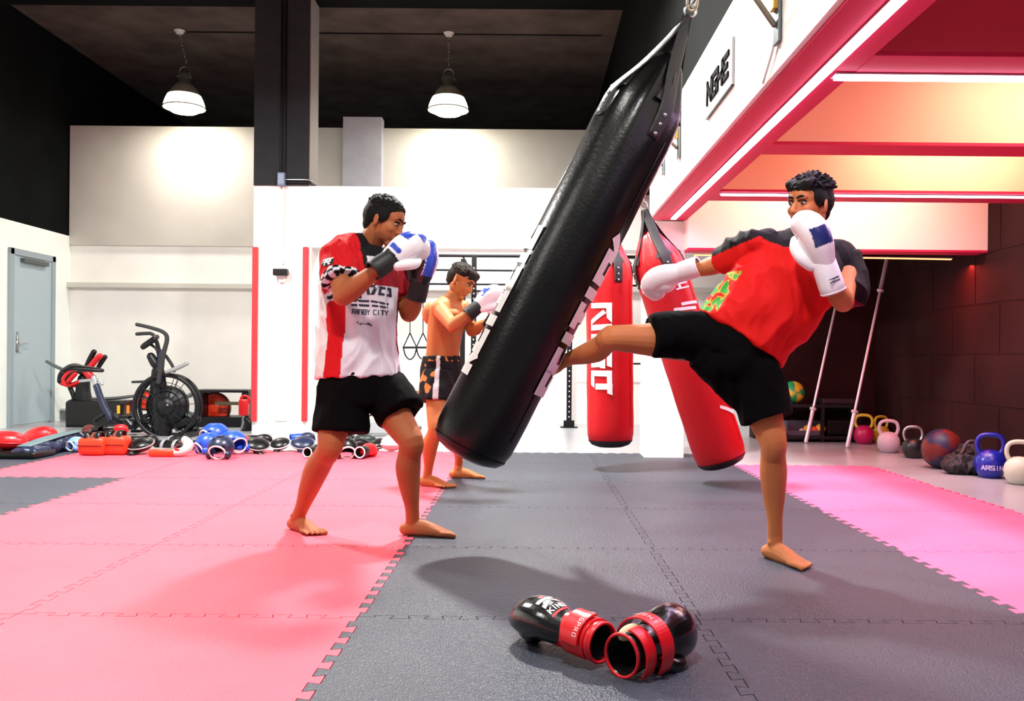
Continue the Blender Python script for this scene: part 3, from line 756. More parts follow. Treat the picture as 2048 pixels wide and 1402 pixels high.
def hair(root, M, m, kind, seed=1, fringe=0.06):
    rnd = random.Random(seed)
    mb = MB(M)
    mb.ell((-0.022, 0, 0.060), (0.098, 0.080, 0.068))
    mb.ell((-0.052, 0, 0.020), (0.070, 0.078, 0.078))
    if kind != 'fade':
        for s in (-1, 1): mb.ell((0.006, 0.064*s, 0.030), (0.040, 0.018, 0.040)); mb.ell((0.018, 0.069*s, 0.012), (0.010, 0.008, 0.028))
    mb.ell((-0.060, 0, -0.030), (0.045, 0.058, 0.048) if kind != 'fade' else (0.05, 0.06, 0.03))
    n = {'short': 220, 'spiky': 320, 'fade': 200}[kind]
    for k in range(n):
        a = rnd.uniform(-PI, PI); e = rnd.uniform(0.15, 1.5)
        d = Vector((math.cos(a)*math.cos(e), math.sin(a)*math.cos(e), math.sin(e)))
        p = Vector((-0.022+d.x*0.094, d.y*0.076, 0.055+d.z*0.066))
        L = rnd.uniform(0.006, 0.014) if kind != 'spiky' else rnd.uniform(0.014, 0.028)
        f = Vector((0.9, rnd.uniform(-0.4, 0.4), 0.2)) if p.x > 0 else Vector((rnd.uniform(-.6, .4), d.y*0.8, -0.1))
        q = p+(d*0.55+f*0.6).normalized()*L
        mb.tube([p, (p+q)/2+d*0.003, q], [0.0065, 0.0055, 0.0018], n=6, sub=2)
    if kind == 'fade' or kind == 'spiky':
        for k in range(16):
            y = -0.055+0.11*k/15
            mb.tube([(0.035, y*0.9, 0.10), (0.068, y, 0.088), (0.086-abs(y)*0.35, y, fringe+rnd.uniform(-0.006, 0.006))], [0.013, 0.011, 0.004], n=6, sub=3)
    return blob(mb, 'hair', m, root, 0.0034, 2)[0]
def foot_prims(mb, ankle, d, L=0.25, side=1, zf=0.0):
    """ankle: ankle joint; d: toe direction on the floor (or in the air when zf is a matrix)"""
    if isinstance(zf, Matrix): M = zf
    else:
        dd = Vector((d[0], d[1], 0)).normalized()
        M = basis(dd, (0, 0, 1), (ankle[0], ankle[1], zf))
    k = L/0.25
    T = lambda p, r: mb.tube([[q*k for q in a] for a in p], [tuple(x*k for x in a) if isinstance(a, tuple) else a*k for a in r], n=12, M=M)
    T([(-0.045, 0, 0.030), (-0.01, 0, 0.036), (0.05, 0.002*side, 0.034), (0.11, 0.004*side, 0.024), (0.15, 0.002*side, 0.017)],
      [(0.030, 0.029), (0.040, 0.033), (0.042, 0.034), (0.028, 0.042), (0.015, 0.045)])
    mb.ell(Vector((-0.005, 0, 0.060))*k, Vector((0.034, 0.030, 0.036))*k, None, 16, M)
    for s in (-1, 1): mb.ell(Vector((-0.003, 0.028*s, 0.078))*k, Vector((0.012, 0.009, 0.012))*k, None, 10, M)
    for i in range(5):   # big toe on the inner side
        y = (0.040-0.0205*i)*side
        l = (0.200, 0.198, 0.190, 0.180, 0.168)[i]; r = (0.0135, 0.0095, 0.009, 0.0085, 0.008)[i]
        mb.tube([Vector((0.125-0.008*i, y*0.85, 0.016))*k, Vector((l-0.02, y, 0.016))*k, Vector((l, y*1.04, 0.0115))*k], [r*1.05*k, r*k, r*0.95*k], n=10, M=M)
def leg_prims(mb, hip, knee, ankle, s=1.0, calf_back=None, th=0.088):
    hip, knee, ankle = Vector(hip), Vector(knee), Vector(ankle)
    mb.tube([hip, hip.lerp(knee, 0.35), hip.lerp(knee, 0.75), knee, knee.lerp(ankle, 0.12)], [th*s, th*0.98*s, 0.070*s, 0.058*s, 0.052*s], n=18)
    ax = (ankle-knee).normalized(); cb = Vector(calf_back or (0, 0, 0)); cb = cb-ax*cb.dot(ax)
    cb = cb.normalized() if cb.length > 0 else Vector((0, 0, 0))
    P = lambda t, o: knee.lerp(ankle, t)+cb*o
    mb.tube([P(0, 0.0), P(0.16, 0.008), P(0.34, 0.018), P(0.58, 0.012), P(0.82, 0.002), P(1.0, 0)], [0.053*s, 0.053*s, 0.058*s, 0.048*s, 0.034*s, 0.033*s], n=18)
    mb.ell(knee-cb*0.016, (0.040*s, 0.040*s, 0.046*s), None, 14)
def arm_prims(mb, sh, el, wr, s=1.0):
    sh, el, wr = Vector(sh), Vector(el), Vector(wr)
    mb.tube([sh, sh.lerp(el, 0.3), sh.lerp(el, 0.65), el], [0.056*s, 0.052*s, 0.047*s, 0.042*s], n=16)
    mb.tube([el, el.lerp(wr, 0.25), el.lerp(wr, 0.6), wr], [0.043*s, 0.046*s, 0.037*s, 0.028*s], n=16)
def glove(root, wrist, d, back, cols, label, side=1, size=1.0, vox=0.005, cuff_len=0.10):
    """worn boxing glove: d points from the forearm to the knuckles, back = outward from the back of the hand, side: thumb side"""
    M = basis(d, back, wrist) @ Matrix.Scale(size, 4)
    g = thing_part('boxing_glove', root, wrist, label)
    mb = MB(M)
    mb.tube([(0.02, 0, 0), (0.06, 0, 0.002), (0.11, 0, 0.006), (0.155, 0, 0.002), (0.185, 0, -0.022), (0.180, 0, -0.055)],
            [(0.040, 0.047), (0.050, 0.056), (0.058, 0.064), (0.060, 0.066), (0.056, 0.064), (0.042, 0.058)], n=22, side=Vector(back))
    mb.ell((0.12, 0, -0.03), (0.06, 0.055, 0.045))
    def bodycol(co):
        q = M.inverted() @ co
        return cols['body'](q)
    o, bv = blob(mb, 'mitt', mat('glove_leather', '#dddddd', 0.33, spec=0.5, attr='col', bump=0.05, bscale=90, coat=0.2), g, vox, 3, bodycol)
    mb = MB(M)
    mb.tube([(0.035, 0.045*side, -0.02), (0.075, 0.062*side, -0.032), (0.115, 0.058*side, -0.055), (0.145, 0.042*side, -0.066)], [0.022, 0.026, 0.025, 0.019], n=16)
    blob(mb, 'thumb', mat('glove_leather', '#dddddd'), g, vox, 2, lambda co: cols['thumb'])
    mb = MB(M)
    mb.lathe([(0.040, 0.0), (0.046, -0.004), (0.049, 0.0), (0.0495, 0.03), (0.049, 0.06), (0.047, cuff_len), (0.044, cuff_len+0.012), (0.041, cuff_len+0.01), (0.038, 0.01)], (-cuff_len+0.035, 0, 0), (1, 0, 0), 30, cap0=False, cap1=False)
    mb.build('cuff', cols['cuff'], g, smooth=True)
    MB(M).torus((-cuff_len+0.037, 0, 0), 0.047, 0.0035, (1, 0, 0), n=28).build('cuff_rim', cols.get('rim', cols['cuff']), g, smooth=True)
    return g, M, bv
def thing_part(name, parent, loc, label=None):
    o = bpy.data.objects.new(name, None); C.objects.link(o); o.parent = parent; o.empty_display_size = 0.05
    o.location = Vector(loc)-origin(parent)
    if label: o['label'] = label
    return o
def tag_only(o, l): o['label'] = l; return o

GW = srgb('#efecee'); GBLUE = srgb('#2a45b8'); GNAVY = srgb('#1f2b66'); GBLK = srgb('#0c0c0d')
# ---------------------------- fighter in the red and white jersey (left)
def fighter_left():
    Y = 4.27
    fd = at(598, 1052, 4.42); root = thing('person', 'man in red, white and black jersey and black shorts, gloves raised, facing right', 'person', (at(715, 1070, 4.3).x, 4.3, 0))
    a = math.radians(50); r = Vector((-math.cos(a), -math.sin(a), 0)); f = Vector((math.sin(a), -math.cos(a), 0)); up = Vector((0, 0, 1))
    col = skin_col('#a9623a', '#86442a')
    mb = MB()
    # legs
    rh, rk, ra = at(684, 772, 4.22), at(660, 893, 4.12), at(594, 1038, 4.38)
    lh, lk, la = at(752, 772, 4.38), at(822, 882, 4.14), at(825, 1040, 4.28)
    leg_prims(mb, rh, rk, ra, 1.04, (-0.7, 0.7, 0)); leg_prims(mb, lh, lk, la, 1.04, (-1, 0.3, 0))
    foot_prims(mb, (ra.x, ra.y), (0.62, -0.60), 0.245, 1)
    foot_prims(mb, (la.x+0.01, la.y), (1, -0.12), 0.255, -1)
    mb.tube([ra, (ra.x, ra.y, 0.055)], [0.033, 0.031], n=14); mb.tube([la, (la.x+0.008, la.y, 0.055)], [0.034, 0.031], n=14)
    # torso under the jersey
    mb.tube([at(718, 760, Y), at(718, 640, Y), at(722, 560, Y), at(728, 515, Y)], [(0.17, 0.12), (0.165, 0.12), (0.17, 0.12), (0.12, 0.08)], n=20, side=r)
    rs, re, rw = at(676, 522, 4.12), at(686, 592, 3.98), at(765, 532, 3.90)
    ls, le, lw = at(786, 522, 4.42), at(818, 626, 4.36), at(838, 578, 4.24)
    arm_prims(mb, rs, re, rw, 1.08); arm_prims(mb, ls, le, lw, 1.08)
    # neck and head
    hd = at(770, 444, 4.24)
    mb.tube([at(724, 510, Y), at(737, 488, Y), at(757, 462, 4.24)], [0.068, 0.062, 0.058], n=18)
    
    M = basis(Vector((0.90, -0.30, -0.36)), (0.3, 0, 1), hd) @ Matrix.Scale(1.0, 4)
    head_prims(mb, M)
    beard = srgb('#5b3526')
    def sc(co):
        c = col(co); q = M.inverted() @ co
        if q.length < 0.14 and q.z < -0.048 and q.x > 0.0 and q.z > -0.12:
            k = min(1, (-0.048-q.z)/0.02)*0.45; return tuple(x*(1-k)+y*k for x, y in zip(c, beard))
        return c
    blob(mb, 'body', SKINM, root, 0.0045, 3, sc)
    face_parts(root, M, HAIRM); hair(root, M, HAIRM, 'short', 3)
    # jersey
    mb = MB()
    ax = [(716, 752, .218, .172), (714, 690, .208, .165), (716, 630, .206, .158), (722, 570, .212, .152), (727, 530, .205, .135), (731, 505, .165, .10), (734, 491, .10, .08)]
    mb.tube([at(x, y, Y) for x, y, _, _ in ax], [(p, q) for _, _, p, q in ax], n=36, side=r, caps='flat', sub=5)
    mb.ell(at(680, 517, 4.13), (0.085, 0.085, 0.075)); mb.tube([at(676, 508, 4.12), at(700, 498, 4.18), at(722, 489, 4.24)], [0.075, 0.07, 0.055]); mb.ell(at(782, 521, 4.42), (0.08, 0.08, 0.075))
    mb.tube([at(680, 515, 4.13), rs.lerp(re, 0.35), rs.lerp(re, 0.62)], [0.088, 0.083, 0.084], n=24, caps='flat')
    mb.tube([ls, ls.lerp(le, 0.35), ls.lerp(le, 0.70)], [0.08, 0.080, 0.080], n=24, caps='flat')
    O = at(716, 752, Y); top = at(731, 505, Y); hgt = top.z-O.z
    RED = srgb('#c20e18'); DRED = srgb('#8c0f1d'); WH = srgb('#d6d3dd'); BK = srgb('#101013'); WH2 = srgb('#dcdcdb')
    axr = (re-rs).normalized(); axl = (le-ls).normalized()
    def jersey(co):
        w = co-O; t = w.z/hgt; c = at(716+15*t, 752-247*t, Y)
        d = co-c; th = math.degrees(math.atan2(d.dot(f), d.dot(r)))
        s1 = (co-rs).dot(axr); q1 = (co-rs-axr*s1).length
        s2 = (co-ls).dot(axl); q2 = (co-ls-axl*s2).length
        if q1 < 0.125 and s1 > -0.13 and d.dot(r) > 0.105 and co.z > rs.z-0.19:
            if s1 > (re-rs).length*0.62-0.030:
                aa = math.atan2((co-rs).dot(axr.cross(Vector((0, 0, 1))).normalized()), (co-rs).dot(axr.cross(axr.cross(Vector((0, 0, 1)))).normalized()))
                return BK if (int((aa+10)*2.86) + int(s1/0.016)) % 2 else WH
            return RED
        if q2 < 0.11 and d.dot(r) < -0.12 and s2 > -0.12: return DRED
        if t > 0.985 and abs(d.dot(r)) < 0.11: return BK
        if t > 0.80:
            if th > 20 and th < 150:
                x = d.dot(r)
                if 0.02 < x < 0.085 and 0.86 < t < 0.95: return WH
                if -0.02 < x < 0.12: return BK
                return DRED if x < 0 else RED
            return RED
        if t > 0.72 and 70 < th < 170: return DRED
        if th < 4: return WH2
        if th < 28: return RED
        return WH
    jo, jbv = blob(mb, 'jersey', CLOTH, root, 0.0055, 2, jersey, wrinkle=(0.014, 8, 1))
    # chest print
    W = Vector((0, -1, 0)); U = Vector((1, 0, 0)); V = Vector((0, 0, 1))
    Oc = at(714, 616, 3.8); k = 3.8/F
    px = lambda x, y: Vector(((x-714)*k*1.09, (616-y)*k*1.09))
    def Qd(*p): return [px(*q) for q in p]
    quads = [Qd((746, 592), (752, 592), (748, 570), (744, 572)), Qd((748, 572), (762, 572), (760, 577), (748, 577)), Qd((752, 592), (760, 592), (768, 572), (762, 572)),
             Qd((770, 592), (789, 594), (789, 589), (770, 587)), Qd((768, 574), (788, 576), (789, 581), (768, 579)), Qd((783, 576), (788, 576), (789, 594), (785, 594)), Qd((766, 592), (770, 592), (773, 574), (769, 574)),
             Qd((722, 604), (750, 603), (750, 607), (722, 608)), Qd((753, 603), (783, 607), (783, 611), (753, 607)), Qd((718, 612), (750, 612), (750, 616), (718, 617)), Qd((755, 612), (782, 614), (782, 618), (755, 616))]
    Oc2 = at(714, 616, Y-0.0); kk = Y/F*0.96
    quads = [[p/(k*1.09)*kk for p in q] for q in quads]
    INK = mat('dark_ink', '#1e2238', 0.6)
    decal('chest_print', quads, Oc2, U, V, jbv, INK, root)
    st = word('RABBY CITY', (720-714)*kk, (616-632)*kk, 6.4*kk, 9*kk, 1.7*kk)
    decal('chest_print', strokes_to_quads(st), Oc2, U, V, jbv, INK, root, step=0.01)
    st = [((733-714)*kk, -34*kk, (752-714)*kk, -37*kk, 1.2*kk), ((731-714)*kk, -33*kk, (735-714)*kk, -36*kk, 4*kk), ((748-714)*kk, -34*kk, (754-714)*kk, -38*kk, 3*kk)]
    decal('chest_print', strokes_to_quads(st), Oc2, U, V, jbv, INK, root)
    # sleeve badge: dark oval with a white R
    Os = at(655, 524, 4.0); ks = 4.05/F
    oval = []
    for i in range(-6, 6):
        y0, y1 = i/6, (i+1)/6
        w0, w1 = math.sqrt(max(0, 1-y0*y0)), math.sqrt(max(0, 1-y1*y1))
        oval.append([Vector((-14*ks*w0, y0*9*ks)), Vector((14*ks*w0, y0*9*ks)), Vector((14*ks*w1, y1*9*ks)), Vector((-14*ks*w1, y1*9*ks))])
    Ur = Vector((1, 0, 0.15)); 
    decal('sleeve_badge', oval, Os, Ur, (0, 0, 1), jbv, mat('badge_black', '#0c0c0e', 0.6), root, off=0.002)
    decal('sleeve_badge_letter', strokes_to_quads(word('R', -6*ks, -5*ks, 14*ks, 10*ks, 3*ks, slant=0.3)+[(-10*ks, 5*ks, 10*ks, 6*ks, 2.5*ks)]), Os, Ur, (0, 0, 1), jbv, WHT, root, off=0.0035)
    # shorts
    mb = MB()
    mb.tube([at(718, 742, Y), at(718, 775, Y), at(718, 805, Y)], [(0.20, 0.155), (0.208, 0.162), (0.20, 0.155)], n=30, side=r, caps='flat')
    mb.tube([at(686, 770, 4.22), at(684, 815, 4.20), at(681, 864, 4.18)], [(0.125, 0.13), (0.125, 0.13), (0.132, 0.132)], n=26, side=(1, 0, 0), caps='flat')
    mb.tube([at(757, 775, 4.34), at(785, 800, 4.26), at(801, 828, 4.22)], [(0.125, 0.125), (0.118, 0.118), (0.118, 0.115)], n=26, caps='flat')
    blob(mb, 'shorts', BLKCL, root, 0.0065, 9, None, wrinkle=(0.012, 6, 2))
    # gloves
    def gb(q):
        if q.x > 0.135 and q.z > 0.0: return GBLUE if abs(q.y) < 0.035-(q.x-0.135)*0.25 or q.x > 0.20 else GW
        if q.x < 0.05: return GBLK
        if q.z < -0.045 and q.x < 0.12: return GBLK
        return GBLUE if (0.06 < q.x < 0.085 and q.z > 0.03) else GW
    cuffm = mat('black_cuff', '#121213', 0.55, bump=0.1, bscale=120)
    cols = {'body': gb, 'thumb': GW, 'cuff': cuffm}
    glove(root, at(768, 527, 3.90), (at(812, 497, 3.95)-at(768, 527, 3.90)), (-0.25, -0.8, 0.9), cols, 'white glove with blue star and black cuff', side=-1, size=0.98)
    def gb2(q):
        if q.x < 0.07: return GBLK
        if abs(q.y) < 0.028 and q.z > 0.0: return GBLUE
        if q.y > 0.03: return GBLK
        return GW
    glove(root, at(838, 574, 4.24), (at(856, 500, 4.2)-at(838, 574, 4.24)), (0.55, -0.8, 0.0), {'body': gb2, 'thumb': GBLK, 'cuff': cuffm}, 'white, blue and black glove held upright', side=1, size=0.98)
fighter_left()

# ---------------------------- kicker in the red jersey (right)
def kicker():
    Y = 3.78
    root = thing('person', 'man in red jersey and black shorts with white gloves, kicking the black bag', 'person', (at(1550, 1110, 3.75).x, 3.75, 0))
    col = skin_col('#bf7646', '#9c5430')
    mb = MB()
    lh, lk, la = at(1502, 742, 3.80), at(1546, 884, 3.72), at(1550, 1068, 3.82)
    kh, kk_, ka = at(1425, 684, 3.82), at(1224, 676, 3.74), at(1124, 724, 4.02)
    leg_prims(mb, lh, lk, la, 1.0, (0.2, 1, 0), th=0.09)
    leg_prims(mb, kh, kk_, ka, 0.93, (0.4, 0.5, -1), th=0.095)
    foot_prims(mb, (la.x, la.y), (0.42, -0.80), 0.25, -1)
    mb.tube([la, (la.x, la.y, 0.055)], [0.033, 0.031], n=14)
    # kicking foot, pointed and wrapped behind the bag
    fdir = (Vector((-0.10, 0.20, -0.035))).normalized()
    Mf = basis(fdir, Vector((-0.75, -0.35, -0.3)), ka) 
    Mf.translation = ka-Mf.to_3x3() @ Vector((0, 0, 0.055))
    foot_prims(mb, ka, None, 0.24, 1, zf=Mf)
    # torso
    mb.tube([at(1468, 706, Y), at(1515, 645, Y), at(1565, 575, Y), at(1598, 510, Y)], [(0.15, 0.11), (0.14, 0.11), (0.17, 0.115), (0.12, 0.08)], n=20, side=(0.85, 0, -0.53))
    rs, re, rw = at(1502, 497, 3.78), at(1440, 527, 3.97), at(1378, 545, 4.10)
    ls, le, lw = at(1692, 532, 3.82), at(1686, 604, 3.62), at(1655, 552, 3.54)
    arm_prims(mb, rs, re, rw, 0.95); arm_prims(mb, ls, le, lw, 1.0)
    hd = at(1617, 410, 3.76)
    mb.tube([at(1602, 500, Y), at(1610, 470, Y), at(1622, 435, 3.78)], [0.066, 0.058, 0.055], n=18)
    M = basis(Vector((-0.80, -0.58, -0.10)), (0.12, 0, 1), hd) @ Matrix.Scale(1.03, 4)
    head_prims(mb, M)
    blob(mb, 'body', SKINM, root, 0.0042, 3, col)
    face_parts(root, M, HAIRM); hair(root, M, HAIRM, 'spiky', 11, fringe=0.062)
    mb = MB()
    def T(p, n, **k): mb.tube([at(a, b, c) for a, b, c, _ in p], [d for *_, d in p], n=n, **k)
    sd = (0.85, 0, -0.53)
    T([(1481, 678, Y, (.213, .145)), (1505, 645, Y, (.205, .145)), (1545, 600, Y, (.215, .145)), (1580, 550, Y, (.215, .14)), (1598, 508, Y, (.19, .12)), (1606, 482, Y, (.12, .085)), (1609, 466, Y, (.075, .07))], 36, side=(0.84, 0, -0.54), caps='flat', sub=5)
    mb.ell(at(1520, 490, 3.78), (0.085, 0.085, 0.075)); mb.ell(at(1672, 522, 3.82), (0.082, 0.085, 0.085))
    mb.tube([at(1522, 490, 3.78), rs.lerp(re, 0.3), rs.lerp(re, 0.72)], [0.082, 0.078, 0.080], n=24, caps='flat')
    mb.tube([at(1680, 518, 3.83), at(1696, 560, 3.80), at(1700, 590, 3.74)], [0.080, 0.076, 0.072], n=24, caps='flat')
    RED = srgb('#cf120f'); BK = srgb('#131015'); GRN = srgb('#3f9a3a'); YEL = srgb('#d8a43a')
    O = at(1481, 678, Y); Tp = at(1606, 482, Y); axt = (Tp-O).normalized(); L = (Tp-O).length; lat = Vector((0.84, 0, -0.54))
    def shirt(co):
        w = co-O; t = w.dot(axt)/L; x = w.dot(lat)
        px_ = co.x*F/co.y+CX; py_ = 0
        # black yoke over both shoulders
        up = t-0.0
        if t > 0.80 and co.z > at(1560, 502, Y).z-(0.10 if co.x > at(1640, 500, Y).x else 0)*1.0-max(0, (co.x-at(1610, 500, Y).x))*0.55: return BK
        if t > 1.0: return BK
        if co.x > at(1655, 500, 3.82).x:
            zl = at(1655, 505, 3.82).z-(co.x-at(1655, 500, 3.82).x)*1.25
            if co.z > zl: return BK
            if co.x > at(1700, 500, 3.82).x: return srgb('#6e1026')
        if co.x < at(1600, 500, 3.8).x and co.z > at(1440, 507, 3.9).z+(co.x-at(1440, 500, 3.9).x)*0.42: return BK
        # patterned panel along the side
        if x < -0.165 and 0.03 < t < 0.80 and co.z < at(1500, 545, Y).z:
            v = noise.noise(co*38)
            return GRN if v > 0.12 else (YEL if v > -0.08 else RED)
        return RED
    so, sbv = blob(mb, 'jersey', CLOTH, root, 0.0055, 2, shirt, wrinkle=(0.018, 7, 5))
    mb = MB()
    T([(1484, 672, Y, (.182, .13)), (1470, 692, Y, (.195, .135)), (1460, 715, Y, (.17, .13))], 30, side=sd, caps='flat')
    T([(1450, 684, 3.8, (.120, .12)), (1380, 672, 3.79, (.112, .115)), (1303, 672, 3.76, (.094, .11))], 26, side=(0.1, 0, 1), caps='flat')
    T([(1492, 722, 3.78, (.13, .125)), (1515, 775, 3.76, (.118, .118)), (1534, 838, 3.74, (.112, .115))], 26, side=(1, 0, 0), caps='flat')
    mb.ell(at(1440, 725, 3.78), (0.12, 0.11, 0.10)); mb.ell(at(1472, 718, 3.74), (0.12, 0.10, 0.11))
    T([(1400, 700, 3.79, (.09, .1)), (1450, 735, 3.78, (.1, .1)), (1500, 790, 3.77, (.09, .09))], 20, caps='flat')
    blob(mb, 'shorts', BLKCL, root, 0.0065, 9, None, wrinkle=(0.012, 6, 8))
    lg = at(1564, 772, 3.6); 
    # gloves
    wcuff = mat('white_cuff', '#e9e6ea', 0.5, bump=0.1, bscale=120)
    def g1(q):
        if 0.10 < q.x < 0.175 and -0.03 < q.y < 0.045 and q.z > 0.02: return GNAVY
        return GW
    g, Mg, bv = glove(root, at(1652, 540, 3.52), (at(1622, 452, 3.50)-at(1652, 540, 3.52)), (0.25, -1, 0.1), {'body': g1, 'thumb': GW, 'cuff': wcuff}, 'white glove with navy patch held at the chin', side=1, size=1.04, cuff_len=0.125)
    mq = MB(Mg)
    for i in range(2): mq.box((-0.045+0.012*i, 0.012, 0.0495), (0.003, 0.045, 0.003))
    mq.build('cuff_print', mat('dark_ink', '#1e2238', 0.6), g)
    def g2(q): return srgb('#2f3350') if (0.125 < q.x < 0.145 and q.z > 0.03 and abs(q.y) < 0.03) else GW
    glove(root, at(1372, 541, 4.08), (at(1310, 562, 4.16)-at(1372, 541, 4.08)), (0.0, -0.5, 1), {'body': g2, 'thumb': GW, 'cuff': wcuff}, 'white glove swung out in front of the slanting red bag', side=-1, size=0.98, cuff_len=0.10)
kicker()

# ---------------------------- bare-chested fighter behind
def fighter_back():
    Y = 6.0
    root = thing('person', 'bare-chested young man in black patterned shorts with white gloves, behind the black bag', 'person', (at(890, 960, 6.05).x, 6.05, 0))
    col = skin_col('#b96f3c', '#97522b')
    a = math.radians(62); r = Vector((-math.cos(a), -math.sin(a), 0)); f = Vector((math.sin(a), -math.cos(a), 0))
    mb = MB()
    rh, rk, ra = at(876, 762, 5.92), at(872, 858, 5.74), at(855, 948, 5.92)
    lh, lk, la = at(898, 762, 6.08), at(925, 850, 6.05), at(917, 928, 6.34)
    leg_prims(mb, rh, rk, ra, 0.92, (-1, 0.2, 0)); leg_prims(mb, lh, lk, la, 0.92, (-1, 0.3, 0))
    foot_prims(mb, (ra.x, ra.y), (0.85, -0.42), 0.24, 1); foot_prims(mb, (la.x, la.y), (1, -0.05), 0.24, -1)
    mb.tube([ra, (ra.x, ra.y, 0.055)], [0.030, 0.029], n=14); mb.tube([la, (la.x, la.y, 0.055)], [0.030, 0.029], n=14)
    T = [(884, 745, .15, .105), (886, 705, .142, .10), (890, 665, .152, .105), (896, 630, .165, .112), (901, 611, .14, .085), (906, 600, .08, .06)]
    mb.tube([at(x, y, Y) for x, y, _, _ in T], [(p, q) for _, _, p, q in T], n=26, side=r)
    # chest, shoulder blades, belly
    for s in (1, -1): mb.ell(at(900, 632, Y)+r*0.07*s+f*0.075, (0.075, 0.06, 0.05)); mb.ell(at(888, 628, Y)+r*0.08*s-f*0.055, (0.06, 0.06, 0.08))
    rs, re, rw = at(879, 618, 5.85), at(906, 652, 5.64), at(950, 620, 5.60)
    ls, le, lw = at(926, 618, 6.12), at(944, 662, 6.08), at(985, 640, 5.95)
    for q in (rs, ls): mb.ell(q, 0.062)
    arm_prims(mb, rs, re, rw, 0.98); arm_prims(mb, ls, le, lw, 0.95)
    hd = at(923, 564, 5.98)
    mb.tube([at(904, 608, Y), at(909, 594, Y), at(916, 578, 5.98)], [0.064, 0.056, 0.052], n=16)
    M = basis(Vector((0.80, -0.42, -0.48)), (0.4, 0, 1), hd) @ Matrix.Scale(1.0, 4)
    head_prims(mb, M)
    blob(mb, 'body', SKINM, root, 0.0052, 3, col)
    face_parts(root, M, HAIRB); hair(root, M, HAIRB, 'fade', 5, fringe=0.045)
    mb = MB()
    mb.tube([at(884, 713, Y), at(884, 740, Y), at(886, 765, Y)], [(0.158, 0.118), (0.172, 0.135), (0.17, 0.135)], n=28, side=r, caps='flat')
    mb.tube([at(876, 750, 5.92), at(873, 780, 5.88), at(872, 803, 5.86)], [(0.115, 0.11), (0.118, 0.115), (0.124, 0.12)], n=24, side=r, caps='flat')
    mb.tube([at(898, 750, 6.08), at(908, 780, 6.05), at(914, 803, 6.03)], [(0.115, 0.11), (0.118, 0.115), (0.122, 0.12)], n=24, side=r, caps='flat')
    OR = srgb('#c97a3d'); BK = srgb('#0d0d0f'); WH = srgb('#cfcfd2')
    def sh(co):
        x = (co-at(884, 750, Y)).dot(r); y = (co-at(884, 750, Y)).dot(f)
        th = math.degrees(math.atan2(y, x))
        if abs(th-24) < 4 or abs(th+40) < 3: return WH
        if co.z > at(884, 722, Y).z: return OR if noise.noise(co*30) > 0.28 else BK
        return OR if (noise.noise(co*17+Vector((3, 1, 5))) > 0.26 and th < 20) else BK
    blob(mb, 'shorts', CLOTH, root, 0.006, 2, sh, wrinkle=(0.01, 8, 3))
    cuffm = mat('black_cuff', '#121213')
    def gb(q): return GBLUE if (0.09 < q.x < 0.17 and abs(q.y) < 0.03 and q.z > 0.01 and noise.noise(q*40) > -0.1) else GW
    glove(root, at(950, 618, 5.60), (at(985, 588, 5.62)-at(950, 618, 5.60)), (-0.5, -0.5, 0.7), {'body': gb, 'thumb': GW, 'cuff': cuffm}, 'white glove with blue star', side=-1, size=0.93)
    glove(root, at(985, 640, 5.95), (at(1010, 600, 5.9)-at(985, 640, 5.95)), (0.3, -0.8, 0.3), {'body': gb, 'thumb': GW, 'cuff': cuffm}, None, side=1, size=0.93)
fighter_back()
